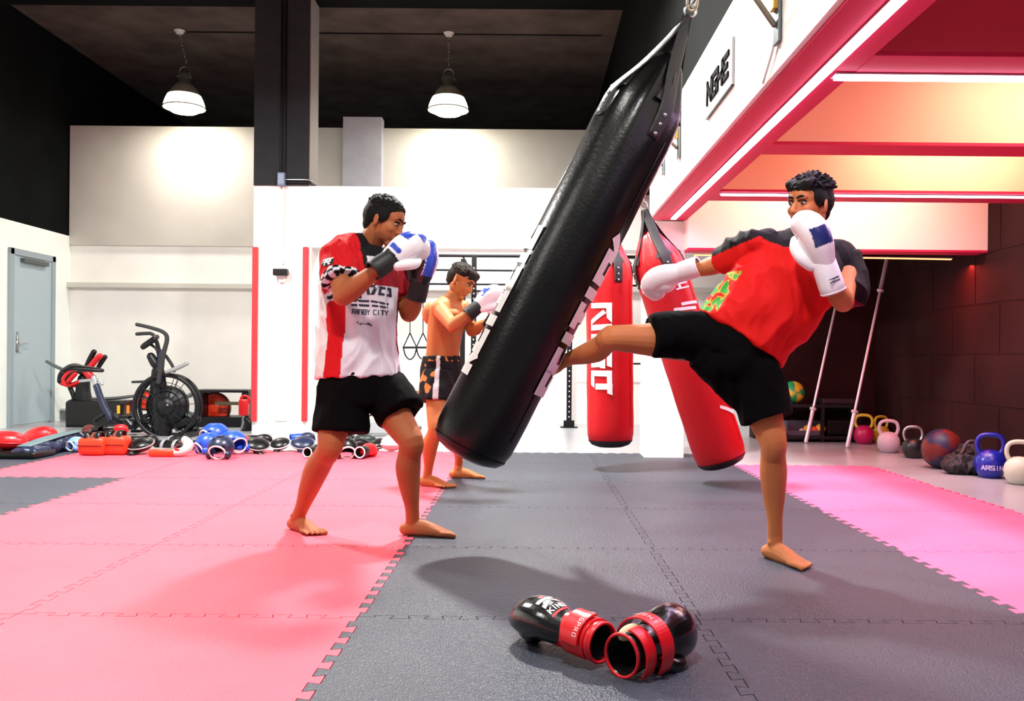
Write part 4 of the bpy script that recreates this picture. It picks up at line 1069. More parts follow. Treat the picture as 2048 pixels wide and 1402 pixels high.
# ------------------------------------------------------------------ the pair of black and red boxing gloves in front
LEATHER = mat('gloss_black_leather', '#0a0b0d', 0.24, spec=0.6, coat=0.4, bump=0.06, bscale=70)
REDL = mat('red_strap_leather', '#d3121e', 0.35, spec=0.5, coat=0.2, bump=0.06, bscale=70)
TAN = mat('tan_palm_leather', '#cdb691', 0.6, bump=0.1, bscale=80)
DARKIN = mat('glove_inside', '#0a0606', 0.9)
def loose_glove(label, M, side, printed):
    t = thing('boxing_glove', label, 'boxing glove', M.translation, 'black and red gloves lying on the mats')
    t.location.z = 0
    mb = MB(M)
    P = [(0.075, 0, 0.0), (0.12, 0, 0.004), (0.17, 0, 0.010), (0.22, 0, 0.006), (0.255, 0, -0.012), (0.262, 0, -0.040)]
    R = [(0.040, 0.046), (0.050, 0.060), (0.058, 0.070), (0.060, 0.072), (0.056, 0.068), (0.040, 0.060)]
    mb.tube(P, R, n=30, side=M.to_3x3() @ Vector((0, 0, 1)))
    def c(co):
        q = M.inverted() @ co
        if q.z < -0.034 and 0.08 < q.x < 0.19 and abs(q.y) < 0.042: return srgb('#cdb691')
        return srgb('#0a0b0d')
    LM = mat('black_glove_leather', '#0a0b0d', 0.24, spec=0.6, coat=0.4, bump=0.06, bscale=70, attr='col')
    o, bv = blob(mb, 'mitt', LM, t, 0.003, 3, c)
    mb = MB(M)
    mb.tube([(0.09, 0.045*side, -0.018), (0.13, 0.072*side, -0.024), (0.175, 0.078*side, -0.034), (0.215, 0.062*side, -0.045)], [0.022, 0.027, 0.027, 0.021], n=18)
    blob(mb, 'thumb', LEATHER, t, 0.003, 2)
    MB(M).ell((0.232, 0.022*side, -0.012) if not printed else (0.235, 0.062*side, 0.012), (0.018, 0.010, 0.012)).build('vent_patch', TAN, t, smooth=True)
    # open cuff, a hollow tube
    mb = MB(M)
    mb.lathe([(0.043, 0.075), (0.045, 0.03), (0.047, 0.0), (0.050, -0.035), (0.053, -0.045), (0.055, -0.035), (0.053, 0.0), (0.051, 0.03), (0.050, 0.085), (0.052, 0.10)], (0.02, 0, 0), (1, 0, 0), 40, cap0=False, cap1=False)
    mb.build('cuff', REDL if printed else LEATHER, t, smooth=True)
    MB(M).lathe([(0.0420, 0.08), (0.0435, 0.02), (0.048, -0.033)], (0.02, 0, 0), (1, 0, 0), 40, cap0=True, cap1=False).build('lining', DARKIN, t, smooth=True)
    MB(M).torus((-0.025, 0, 0), 0.052, 0.0045, (1, 0, 0), n=40).build('cuff_rim', REDL, t, smooth=True)
    return t, bv
def strap_band(M, parent, x0, x1, r0, r1, a0, a1, m, name='strap', thick=0.005, n=36):
    """leather band wrapped round the cuff between the angles a0..a1"""
    vs, fs = [], []
    for i in range(n+1):
        a = a0+(a1-a0)*i/n; k = i/n; r = r0+(r1-r0)*k
        ca, sa = math.cos(a), math.sin(a)
        for (x, rr) in ((x0, r), (x0, r+thick), (x1, r+thick), (x1, r)): vs.append((x, ca*rr, sa*rr))
    for i in range(n):
        for j in range(4): fs.append((i*4+j, i*4+(j+1) % 4, i*4+4+(j+1) % 4, i*4+4+j))
    fs.append((3, 2, 1, 0)); fs.append(tuple(n*4+j for j in range(4)))
    return MB(M).add(vs, fs).build(name, m, parent, bevel=0.0012)
def band_text(M, parent, txt, xc, h, r, a0, step, m, thick=0.0016):
    vs, fs = [], []
    for i, ch in enumerate(txt):
        for q in strokes_to_quads([(a*step*0.7*r, (b-0.5)*h, c*step*0.7*r, (d-0.5)*h, thick) for a, b, c, d in FONT[ch]]):
            k = len(vs)
            for p in q:
                an = a0-(i*step+p.x/r)
                vs.append((xc-p.y, math.cos(an)*r, math.sin(an)*r))
            fs.append((k, k+1, k+2, k+3))
    MB(M).add(vs, fs).build('strap_lettering', m, parent)
gl = (at(1190, 1298, 2.49)); fist = at(1078, 1246, 2.66)
d = fist-gl; d.z = 0; d.normalize()
M1 = Matrix.Translation(Vector((gl.x, gl.y, 0.070))) @ basis(d+Vector((0, 0, 0.04)), (0.05, -0.42, 0.9)).to_3x3().to_4x4() @ Matrix.Scale(1.06, 4)
t, bv = loose_glove('black boxing glove with white and red print and red strap, left of its pair', M1, -1, True)
strap_band(M1, t, -0.005, 0.075, 0.053, 0.056, -0.6, 4.2, REDL)
strap_band(M1, t, 0.005, 0.068, 0.062, 0.063, 0.2, 2.0, REDL, 'strap_end', 0.006)
band_text(M1, t, 'KINGPRO', 0.018, 0.012, 0.0695, 2.0, 0.22, WHT)
R3 = M1.to_3x3(); Wz = R3 @ Vector((0.0, -0.15, 1.0)); Wz.normalize(); Ux = R3 @ Vector((-1, 0, 0)); Ux = (Ux-Wz*Ux.dot(Wz)).normalized(); Vy = Wz.cross(Ux)
Op = M1 @ Vector((0.150, 0.0, 0.05))
def Z(*p): return [Vector(q) for q in p]
k = 0.001
quads = [Z((-42*k, 22*k), (-30*k, 24*k), (-6*k, -8*k), (-18*k, -10*k)), Z((-36*k, 34*k), (-22*k, 38*k), (-22*k, 26*k), (-38*k, 22*k)), Z((-18*k, 34*k), (-8*k, 34*k), (12*k, 12*k), (6*k, 6*k)), Z((-16*k, 10*k), (-6*k, 14*k), (6*k, -8*k), (-6*k, -8*k))]
decal('glove_print', strokes_to_quads([(-40*k, -30*k, 16*k, -30*k, 0)]) and [Z((-44*k, 30*k), (-30*k, 30*k), (-30*k, -30*k), (-44*k, -30*k)), Z((-32*k, 4*k), (-20*k, 10*k), (-2*k, 30*k), (-16*k, 30*k)), Z((-26*k, 4*k), (-14*k, 6*k), (0*k, -30*k), (-16*k, -30*k))], Op, Ux, Vy, bv, WHT, t, step=0.006)
decal('glove_print', strokes_to_quads(word('KING', 4*k, -30*k, 1, 1, 0)) and [[Vector((12*k-q.y, q.x)) for q in qq] for qq in strokes_to_quads(word('KING', -30*k, -10*k, 16*k, 15*k, 4*k))], Op, Ux, Vy, bv, WHT, t, step=0.006)
decal('glove_print_red', [Z((28*k, -34*k), (36*k, -34*k), (36*k, 30*k), (28*k, 30*k)), Z((-62*k, 14*k), (-48*k, 14*k), (-48*k, -6*k), (-62*k, -6*k))], Op, Ux, Vy, bv, mat('print_red', '#c81828', 0.5), t, step=0.006)
# right glove, opening towards the camera
o2 = at(1254, 1333, 2.40); f2 = at(1366, 1272, 2.58)
d = (f2-o2); d.z = 0; d.normalize()
M2 = Matrix.Translation(Vector((o2.x, o2.y, 0.064))) @ basis(d+Vector((0, 0, 0.07)), (0.45, -0.25, 0.85)).to_3x3().to_4x4() @ Matrix.Scale(1.06, 4) @ Matrix.Diagonal((0.88, 1.0, 1.12, 1))
t, bv = loose_glove('black boxing glove lying open end forward with curled red strap, at right of its pair', M2, -1, False)
strap_band(M2, t, 0.045, 0.100, 0.066, 0.082, -0.9, 3.3, REDL)
strap_band(M2, t, -0.010, 0.035, 0.058, 0.070, 1.2, 3.4, REDL, 'strap_end', 0.005)
band_text(M2, t, 'KINGPROBOX', 0.062, 0.012, 0.0815, 0.6, 0.2, WHT) if 'X' in FONT else band_text(M2, t, 'KINGPRO', 0.072, 0.013, 0.0805, 1.9, 0.24, WHT)
MB(M2).ell((0.02, 0.03, 0.035), (0.045, 0.018, 0.02)).build('tongue', TAN, t, smooth=True)

# ------------------------------------------------------------------ training gear along the mats' far edge
VINB = mat('black_vinyl', '#08080a', 0.33, spec=0.4); VINR = mat('red_vinyl', '#d4161f', 0.35); VINO = mat('orange_red_vinyl', '#e23a1c', 0.4)
TEAL = mat('dark_teal_vinyl', '#2f4247', 0.45); LBL = mat('light_blue_vinyl', '#6d9be0', 0.4); BLUE = mat('blue_vinyl', '#1d4cc4', 0.35); NAVY = mat('navy_vinyl', '#14203f', 0.35)
PINKV = mat('pale_pink_vinyl', '#f2c3c0', 0.4); WTRIM = mat('white_trim', '#e8e6ea', 0.5); GRY = mat('grey_vinyl', '#8d8f92', 0.45); DGRN = mat('dark_green_vinyl', '#22322f', 0.4); WHTV = mat('white_vinyl', '#e6e4e4', 0.4)
def spot(px, py, lift=0.0):
    g = ground(px, py); return g
def cushion(label, px, py, w, d, h, m, rim=None, z0=0.0, tilt=0.0, name='round_cushion', cat='cushion', rot=0.0):
    g = ground(px, py)
    t = thing(name, label, cat, (g.x, g.y, z0))
    M = Matrix.Translation((g.x, g.y, z0+h*0.5)) @ Matrix.Rotation(rot, 4, 'Z') @ Matrix.Rotation(tilt, 4, 'Y')
    mb = MB(M); mb.ell((0, 0, 0), (w/2, d/2, h/2)); mb.ell((0, 0, -h*0.12), (w*0.49, d*0.49, h*0.36))
    blob(mb, 'shell', m, t, 0.008, 3)
    MB(M).torus((0, 0, -h*0.08), w/2*0.985, 0.008, (0, 0, 1), n=36, sx=d/w).build('welt', rim or m, t, smooth=True)
    return t
def focus_mitt(label, px, py, w, m, m2=None, z0=0.0, tilt=0.5, rot=0.0, trim=None):
    """curved hand pad leaning face up: padded face, rear hand pocket and wrist cuff"""
    g = ground(px, py); t = thing('focus_mitt', label, 'focus mitt', (g.x, g.y, z0))
    h = w*0.48
    M = Matrix.Translation((g.x, g.y, z0+h*0.42+w*0.16)) @ Matrix.Rotation(rot, 4, 'Z') @ Matrix.Rotation(tilt, 4, 'X')
    mb = MB(M); mb.ell((0, 0, 0), (w*0.5, w*0.46, h*0.42)); mb.ell((0, 0, -h*0.12), (w*0.44, w*0.40, h*0.42))
    blob(mb, 'pad', m, t, 0.007, 3)
    MB(M).torus((0, 0, 0.0), w*0.495, 0.006, (0, 0, 1), n=36, sx=0.92).build('edge_piping', trim or GRY, t, smooth=True)
    MB(M).torus((0, 0, h*0.33), w*0.20, 0.004, (0, 0, 1), n=24, sx=0.9).build('target_ring', GRY, t, smooth=True)
    mb = MB(M); mb.tube([(-w*0.05, -w*0.30, -h*0.30), (w*0.02, -w*0.48, -h*0.34), (w*0.04, -w*0.60, -h*0.30)], [w*0.17, w*0.15, w*0.15], n=18)
    blob(mb, 'hand_pocket', m2 or m, t, 0.007, 2)
    return t
def kick_pad(label, px, py, w, h, dpt, m, rot=0.0, z0=0.0):
    g = ground(px, py); t = thing('kick_pad', label, 'kick pad', (g.x, g.y+dpt/2, z0))
    M = Matrix.Translation((g.x, g.y+dpt/2, z0+h/2)) @ Matrix.Rotation(rot, 4, 'Z')
    mb = MB(M); mb.box((0, 0, -h*0.08), (w, dpt, h*0.8), bev=0.035).build('pad', m, t, smooth=True)
    MB(M).box((0, -dpt/2-0.002, -h*0.05), (w*0.98, 0.006, 0.006)).build('seam', VINB, t)
    for s in (-1, 1):
        MB(M).tube([(w*0.22*s, -dpt*0.38, h*0.30), (w*0.22*s, -dpt*0.2, h*0.52), (w*0.22*s, dpt*0.2, h*0.52), (w*0.22*s, dpt*0.38, h*0.30)], [(0.006, w*0.09)]*4, n=10, side=(0, 0, 1)).build('strap', VINB, t, smooth=True)
    MB(M).tube([(0, -dpt*0.3, h*0.32), (0, 0, h*0.48), (0, dpt*0.3, h*0.32)], [0.014]*3).build('handle', mat('brown_leather', '#5b2a1e', 0.5), t, smooth=True)
    return t
def shin_guard(label, px, py, L, m, m2, rot=0.0, z0=0.0):
    g = ground(px, py); t = thing('shin_guard', label, 'shin guard', (g.x, g.y, z0))
    M = Matrix.Translation((g.x, g.y, z0)) @ Matrix.Rotation(rot, 4, 'Z')
    vs, fs = [], []; n, k = 14, 12
    for i in range(n+1):
        u = i/n; r = 0.062+0.012*math.sin(u*PI)-0.014*u
        for (rr) in (r, r-0.020):
            for j in range(k+1):
                a = PI*(0.02+0.96*j/k); vs.append(((u-0.5)*L, math.cos(a)*rr, math.sin(a)*rr*1.05+0.003))
    w = 2*(k+1)
    for i in range(n):
        for j in range(k):
            a = i*w+j; fs.append((a, a+1, a+w+1, a+w)); b = a+k+1; fs.append((b, b+w, b+w+1, b+1))
        for j in (0, k): fs.append((i*w+j, i*w+k+1+j, i*w+w+k+1+j, i*w+w+j))
    for i in (0, n):
        for j in range(k): a = i*w+j; fs.append((a, a+k+1, a+k+2, a+1))
    MB(M).add(vs, fs).build('shell', m, t, smooth=True)
    for x in (-0.28, 0.0, 0.28):
        MB(M).torus((x*L, 0, 0.004), 0.070-0.008*x, 0.006, (1, 0, 0), n=20, a0=0.05 if False else 0, a1=2*PI, sx=1.0).M
    for x in (-0.25, 0.15):
        MB(M).tube([(x*L, math.cos(a)*0.072, math.sin(a)*0.076+0.002) for a in [0.1+(PI-0.2)*q/8 for q in range(9)]], [(0.018, 0.003)]*9, n=8, side=(1, 0, 0), sub=1).build('strap', m2, t, smooth=True)
    MB(M).ell((0.58*L, 0, 0.02), (0.12*L*2, 0.045, 0.018)).build('instep', m2, t, smooth=True)
    return t
def headgear(label, px, py, R, m, trim, rot=0.0, z0=0.0, tilt=0.0):
    """open-faced padded head guard: shell with face opening, cheek pads, trim"""
    g = ground(px, py); t = thing('head_guard', label, 'head guard', (g.x, g.y, z0))
    M = Matrix.Translation((g.x, g.y, z0+R*0.85)) @ Matrix.Rotation(rot, 4, 'Z') @ Matrix.Rotation(tilt, 4, 'Y')
    vs, fs = [], []; n, k = 36, 16; keep = {}
    for i in range(k+1):
        e = -0.75+(PI/2-0.02+0.75)*i/k
        for j in range(n):
            a = 2*PI*j/n; vs.append((math.cos(a)*math.cos(e)*R*1.08, math.sin(a)*math.cos(e)*R, math.sin(e)*R*0.95))
    for i in range(k):
        for j in range(n):
            a = 2*PI*(j+0.5)/n; e = -0.75+(PI/2+0.73)*(i+0.5)/k
            a = (a+PI) % (2*PI)-PI
            if abs(a) < 0.62 and e < 0.40: continue
            if e > 1.25 : continue
            fs.append((i*n+j, i*n+(j+1) % n, (i+1)*n+(j+1) % n, (i+1)*n+j))
    o = MB(M).add(vs, fs).build('shell', m, t, smooth=True)
    sm = o.modifiers.new('s', 'SOLIDIFY'); sm.thickness = 0.024; sm.offset = -1
    ss = o.modifiers.new('b', 'SUBSURF'); ss.levels = 1; ss.render_levels = 1
    pts = []
    for q in range(24):
        b = 2*PI*q/24; a = 0.66*math.cos(b); e = -0.18+0.60*math.sin(b)
        pts.append(M @ Vector((math.cos(a)*math.cos(e)*R*1.09, math.sin(a)*math.cos(e)*R*1.02, math.sin(e)*R*0.97)))
    MB().tube(pts, [0.0075]*24, n=8, sub=1, closed=True).build('face_trim', trim, t, smooth=True)
    for s in (-1, 1): MB(M).ell((R*0.62, R*0.72*s, -R*0.38), (R*0.36, R*0.26, R*0.34)).build('cheek_pad', m, t, smooth=True)
    MB(M).torus((0, 0, R*0.80), R*0.36, 0.006, n=24).build('crown_trim', trim, t, smooth=True)
    return t
def spare_glove(label, px, py, m, cuffm, rot=0.0, size=0.8, side=1, z0=0.0, roll=0.0, rim=None):
    g = ground(px, py); t = thing('boxing_glove', label, 'boxing glove', (g.x, g.y, z0))
    M = Matrix.Translation((g.x, g.y, z0+0.062*size)) @ Matrix.Rotation(rot, 4, 'Z') @ Matrix.Rotation(roll, 4, 'X') @ Matrix.Scale(size, 4) @ Matrix.Translation((-0.12, 0, 0))
    mb = MB(M)
    mb.tube([(0.07, 0, 0.0), (0.12, 0, 0.004), (0.17, 0, 0.008), (0.215, 0, -0.002), (0.235, 0, -0.03)], [(0.042, 0.048), (0.052, 0.060), (0.058, 0.068), (0.056, 0.068), (0.042, 0.058)], n=20, side=M.to_3x3() @ Vector((0, 0, 1)))
    blob(mb, 'mitt', m, t, 0.007, 2)
    mb = MB(M); mb.tube([(0.09, 0.045*side, -0.01), (0.14, 0.074*side, -0.02), (0.20, 0.062*side, -0.03)], [0.024, 0.027, 0.021], n=14); mb.build('thumb', m, t, smooth=True)
    MB(M).lathe([(0.040, 0.085), (0.044, -0.035), (0.047, -0.045), (0.050, -0.04), (0.052, 0.03), (0.050, 0.10)], (0.01, 0, 0), (1, 0, 0), 28, cap0=False, cap1=False).build('cuff', cuffm, t, smooth=True)
    MB(M).lathe([(0.039, 0.07), (0.043, -0.03)], (0.01, 0, 0), (1, 0, 0), 24, cap1=False).build('lining', DARKIN, t, smooth=True)
    MB(M).torus((-0.033, 0, 0), 0.0475, 0.006, (1, 0, 0), n=28).build('cuff_rim', rim or cuffm, t, smooth=True)
    return t
# from the left edge to the right
cushion('small red oval cushion at the left edge of the photo on a black pad', 12, 912, 0.36, 0.26, 0.16, VINR, z0=0.055, tilt=0.05)
tag(MB(Matrix.Translation(ground(18, 914)+Vector((0, 0, 0.03)))).box((0, 0, 0), (0.62, 0.34, 0.055), bev=0.02).build('flat_pad', VINB, smooth=True), 'flat black pad under the small red cushion at the left edge', 'pad')
g = ground(84, 913); g.x += 0.0
t = thing('rolled_pad', 'long dark teal padded roll with a grey flap beside the red cushions', 'pad', g)
mb = MB(); p0 = ground(50, 917)+Vector((0, 0, 0.045)); p1 = ground(150, 893)+Vector((0, 0, 0.075))
mb.tube([p0, p0.lerp(p1, 0.3), p0.lerp(p1, 0.7), p1], [(0.05, 0.11), (0.065, 0.12), (0.07, 0.10), (0.06, 0.07)], n=20, side=(0, 0, 1)); blob(mb, 'roll', NAVY, t, 0.008, 3, wrinkle=(0.012, 9, 4))
mb = MB(); mb.tube([p0+Vector((-0.02, 0.02, 0.055)), p0.lerp(p1, 0.5)+Vector((0, 0.02, 0.075)), p1+Vector((0, 0.02, 0.066))], [(0.012, 0.06), (0.014, 0.07), (0.012, 0.05)], n=16, side=(0, 0, 1)); mb.build('flap', mat('teal_grey_vinyl', '#5d7379', 0.5), t, smooth=True)
cushion('big glossy red oval cushion resting tilted behind the teal roll', 80, 893, 0.32, 0.24, 0.19, VINR, z0=0.0, tilt=-0.2)
headgear('light blue head guard at the end of the teal roll', 153, 903, 0.075, LBL, WTRIM, rot=-2.0)
kick_pad('orange-red kick pad, left one of two side by side', 179, 912, 0.225, 0.19, 0.16, VINO)
kick_pad('orange-red kick pad, right one of two side by side', 224, 911, 0.215, 0.20, 0.16, VINO)
spare_glove('dark glove lying on top of the left kick pad', 184, 893, mat('maroon_vinyl', '#5a1c1c', 0.5), VINB, rot=2.7, size=0.72, z0=0.115)
spare_glove('red and black glove lying on top of the right kick pad', 233, 893, VINR, VINB, rot=0.4, size=0.68, z0=0.125)
focus_mitt('black focus mitt right behind the two orange-red kick pads', 232, 886, 0.20, VINB, z0=0.0, rot=0.3)
focus_mitt('black focus mitt right of the orange-red kick pads', 281, 908, 0.235, VINB, z0=0.0, rot=-0.3, tilt=0.35)
spare_glove('black glove leaning on the mitt right of the kick pads', 289, 897, VINB, VINB, rot=0.2, size=0.85, z0=0.02, rim=WTRIM)
shin_guard('black shin guard with pale stripes behind the white and orange pair', 345, 896, 0.30, VINB, GRY, rot=-0.2)
spare_glove('black glove behind the pink-white shin guard', 362, 893, VINB, VINB, rot=-0.5, size=0.85, rim=WTRIM)
tag(MB(Matrix.Translation(ground(322, 914)+Vector((0, 0.03, 0.032))) @ Matrix.Rotation(-0.05, 4, 'Z')).box((0, 0, 0), (0.22, 0.09, 0.062), bev=0.02).build('foam_block', VINO, smooth=True), 'flat orange-red foam block in front of the pale pink shin guard', 'pad')
t = thing('shin_guard', 'curved pale pink and white shin guard on the red mats', 'shin guard', ground(348, 914))
g = ground(348, 913)
mb = MB(Matrix.Translation(g)); mb.tube([(-0.12, -0.02, 0.035), (0.0, -0.01, 0.033), (0.09, 0, 0.05), (0.115, 0.03, 0.10), (0.07, 0.05, 0.14)], [(0.030, 0.034), (0.032, 0.04), (0.04, 0.045), (0.042, 0.045), (0.03, 0.035)], n=18)
blob(mb, 'shell', PINKV, t, 0.006, 2); MB(Matrix.Translation(g)).tube([(0.06, -0.045, 0.06), (0.02, -0.04, 0.075), (0.03, 0.0, 0.10)], [(0.01, 0.003)]*3, n=8).build('strap', VINR, t, smooth=True)
spare_glove('small black glove between the shin guards and the blue head guards', 394, 899, VINB, VINB, rot=1.1, size=0.8)
headgear('bright blue head guard with white trim, rear one of the blue pile', 430, 897, 0.125, BLUE, WTRIM, rot=-2.2, z0=0.02)
headgear('bright blue head guard on the left front of the blue pile', 416, 907, 0.105, BLUE, WTRIM, rot=-2.4, tilt=0.3)
headgear('navy blue head guard with white-edged openings, front of the blue pile', 442, 917, 0.110, NAVY, WTRIM, rot=-1.6, tilt=0.2)
headgear('bright blue head guard on the right of the blue pile', 466, 908, 0.118, BLUE, WTRIM, rot=-0.7)
tag(MB().ell(ground(485, 896)+Vector((0, 0, 0.065)), 0.065).build('foam_ball', VINO, smooth=True), 'small orange ball tucked behind the blue head guards', 'ball')
focus_mitt('black focus mitt next to the blue head guards', 515, 906, 0.215, VINB, z0=0.0, rot=0.5)
spare_glove('black glove on the mitt in front of the white pier', 519, 893, VINB, VINB, rot=0.3, size=0.8, z0=0.02)
focus_mitt('black focus mitt with pale piping before the pier', 560, 902, 0.19, VINB, z0=0.0, rot=-0.2, trim=WTRIM)
focus_mitt('dark navy focus mitt beside the left fighter\'s rear knee', 605, 903, 0.215, NAVY, NAVY, z0=0.0, rot=0.2)
spare_glove('blue glove on the navy mitt by the left fighter\'s knee', 606, 891, NAVY, BLUE, rot=0.5, size=0.78, z0=0.03)
spare_glove('black glove with a white rim behind the left fighter\'s rear knee', 630, 914, VINB, VINB, rot=1.3, size=0.85, rim=WTRIM)
headgear('black head guard with white-edged openings between the left fighter\'s legs', 692, 916, 0.10, VINB, WTRIM, rot=-1.2, tilt=0.2)
headgear('black head guard with thick white trim behind its twin', 686, 903, 0.09, VINB, WTRIM, rot=-2.2)
spare_glove('glossy red glove with its opening forward between the fighter\'s legs', 733, 915, VINR, VINB, rot=1.35, size=0.95, rim=WTRIM)
spare_glove('black glove lying left of the glossy red glove', 712, 901, VINB, VINB, rot=0.8, size=0.9)
cushion('small dark green cushion behind the red glove', 730, 891, 0.22, 0.17, 0.12, DGRN)
focus_mitt('black focus mitt behind the red glove', 757, 900, 0.17, VINB, z0=0.0, rot=-0.3)
focus_mitt('small black mitt behind the white-trimmed head guards', 694, 885, 0.16, VINB, z0=0.0, rot=0.2)
cushion('pale pink and white round cushion left of the fighter\'s front leg', 784, 902, 0.21, 0.18, 0.15, PINKV, WHTV)

# grey crate with wire handle
g = ground(758, 868)
t = thing('wire_basket', 'grey box with a bent black wire handle behind the gear, seen between the fighter\'s legs', 'basket', g)
MB(Matrix.Translation(g+Vector((0, 0, 0.08)))).box((0, 0, 0), (0.30, 0.2, 0.15), bev=0.02).build('box', mat('pale_grey_vinyl', '#a7abaf', 0.5), t)
MB(Matrix.Translation(g)).tube([(-0.16, 0, 0.05), (-0.14, 0, 0.17), (-0.08, 0, 0.215), (0.10, 0, 0.215), (0.16, 0, 0.17)], [0.009]*5).build('wire_handle', BLK, t, smooth=True)
# red/orange low bench behind, black dumbbell-like bag at fighter's hip
# ------------------------------------------------------------------ cardio machines in the left alcove
def air_bike():
    Y = 9.7
    W = lambda px, py, dy=0.0: at(px, py, Y+dy)
    t = thing('air_bike', 'black air bike with a big caged fan wheel and tall swinging handlebars', 'exercise bike', ground(320, 868))
    S = mat('bike_frame_paint', '#0b0c11', 0.4, spec=0.35); G = mat('grip_rubber', '#2a2c2e', 0.8); SL = mat('silver_paint', '#b8bcbe', 0.35, 0.6)
    def tb(name, pts, r, m, n=12, sub=4): MB().tube(pts, r if isinstance(r, list) else [r]*len(pts), n=n, sub=sub).build(name, m, t, smooth=True)
    # fan wheel
    c = W(336, 812); R = 0.345
    MB().torus(c+Vector((0, -0.06, 0)), R, 0.026, (0, 1, 0), n=56).build('wheel_rim', S, t, smooth=True)
    MB().torus(c+Vector((0, 0.06, 0)), R, 0.020, (0, 1, 0), n=56).build('wheel_rim', S, t, smooth=True)
    for k in range(9):   # cage rings
        if k % 3 == 0: MB().torus(c+Vector((0, -0.075, 0)), R*(0.25+0.085*k), 0.004, (0, 1, 0), n=44).build('cage_ring', S, t, smooth=True)
    for k in range(16):
        a = 2*PI*k/16+0.1; d = Vector((math.cos(a), 0, math.sin(a)))
        MB().tube([c+Vector((0, -0.08, 0))+d*0.05, c+Vector((0, -0.075, 0))+d*R], [0.004, 0.004], n=6, sub=1).build('cage_spoke', S, t, smooth=True)
    for k in range(8):
        a = 2*PI*k/8+0.35; d = Vector((math.cos(a), 0, math.sin(a))); e = Vector((-d.z, 0, d.x))
        MB().add([c+d*0.07+Vector((0, -0.04, 0)), c+d*0.07+Vector((0, 0.04, 0))+e*0.03, c+d*(R*0.88)+Vector((0, 0.04, 0))+e*0.05, c+d*(R*0.88)+Vector((0, -0.04, 0))-e*0.0], [(0, 1, 2, 3)]).build('fan_blade', mat('fan_grey', '#5f656a', 0.4, 0.4), t)
    MB().lathe([(0.02, -0.07), (0.22, -0.06), (0.23, 0.0), (0.22, 0.05), (0.02, 0.055)], c, (0, 1, 0), 32).build('inner_guard', S, t, smooth=True)
    MB().lathe([(0.02, -0.10), (0.10, -0.095), (0.11, 0.0), (0.10, 0.08), (0.02, 0.085)], c, (0, 1, 0), 28).build('hub', S, t, smooth=True)
    # dark lower body shroud, with chain case
    mb = MB(); mb.tube([W(316, 742), W(318, 790), W(322, 840), W(326, 872)], [(0.07, 0.055), (0.105, 0.07), (0.12, 0.08), (0.10, 0.07)], n=20, side=(1, 0, 0))
    mb.tube([W(322, 842), W(360, 846), W(395, 838)], [(0.07, 0.05), (0.07, 0.05), (0.05, 0.04)], n=18, side=(0, 0, 1))
    blob(mb, 'shroud', S, t, 0.008, 3)
    tb('main_beam', [W(228, 832), W(262, 848), W(300, 842), W(325, 835)], 0.034, S)
    tb('seat_stem', [W(193, 772), W(205, 806), W(222, 838)], 0.036, mat('stem_navy', '#1b2440', 0.4), 14)
    tb('seat_slider', [W(188, 755), W(193, 778)], 0.030, SL)
    tb('seat_post', [W(160, 762), W(196, 760), W(204, 768)], 0.017, SL)
    # saddle: broad padded seat seen side-on with red flank
    mb = MB(); mb.tube([W(134, 742), W(150, 737), W(175, 738), W(204, 741)], [(0.032, 0.13), (0.042, 0.13), (0.034, 0.09), (0.022, 0.035)], n=20, side=(0, 0, 1))
    blob(mb, 'saddle', VINB, t, 0.007, 2)
    tb('seat_cable', [W(130, 770, -0.06), W(126, 758, -0.08), W(140, 742, -0.09), W(158, 738, -0.08)], 0.018, VINR)
    # handlebars
    hp = W(318, 738)
    tb('handlebar', [W(317, 765, -0.1), W(326, 712, -0.1), W(334, 678, -0.1), W(326, 664, -0.1), W(300, 655, -0.1), W(274, 649, -0.1)], [0.026, 0.026, 0.024, 0.022, 0.020, 0.020], G)
    tb('handlebar', [W(322, 765, 0.15), W(318, 706, 0.15), W(312, 680, 0.15), W(304, 668, 0.15), W(290, 667, 0.15), W(274, 668, 0.15)], [0.024, 0.024, 0.022, 0.02, 0.020, 0.020], G)
    MB().tube([W(318, 745), W(324, 705)], [(0.05, 0.05), (0.035, 0.035)], n=16).build('mast', mat('stem_navy', '#1b2440'), t, smooth=True)
    tb('lever', [W(332, 712), W(344, 730), W(348, 742)], 0.018, G)
    tb('foot_peg', [W(333, 744, -0.14), W(350, 738, -0.14), W(374, 727, -0.14)], [0.02, 0.024, 0.022], mat('peg_grey', '#8b8f8f', 0.5))
    tb('foot_peg', [W(265, 764, 0.1), W(300, 763, 0.1)], [0.014, 0.016], G)
    # console
    M = basis((0.8, 0, 0.55), (-0.5, -0.3, 0.8), W(300, 684))
    MB(M).box((0, 0, 0), (0.21, 0.16, 0.06), bev=0.028).build('console', VINB, t, smooth=True)
    MB(M).box((0, 0, 0.032), (0.14, 0.11, 0.004)).build('screen', mat('screen_dark', '#30383a', 0.2), t)
    tb('console_arm', [W(300, 688), W(314, 700), W(318, 724)], 0.015, S)
    MB().tube([W(302, 713), W(312, 728), W(320, 735)], [0.045, 0.055, 0.04], n=14).build('resistance_knob', S, t, smooth=True)
    # pedals and feet
    MB().lathe([(0.06, -0.09), (0.065, 0.09)], W(262, 848), (0, 1, 0), 24).build('crank', S, t, smooth=True)
    for s in (-1, 1):
        cp = W(262+12*s, 848+14*s, 0.14*s)
        MB().tube([W(262, 848, 0.1*s), cp], [0.012, 0.012], sub=1).build('crank_arm', SL, t, smooth=True)
        MB().box(cp, (0.11, 0.09, 0.03), bev=0.008).build('pedal', BLK, t)
    f1 = ground(160, 878); f2 = ground(345, 874)
    tb('rear_foot', [W(206, 830), W(190, 845), Vector((f1.x+0.08, Y, 0.08)), Vector((f1.x, Y, 0.03))], 0.022, S)
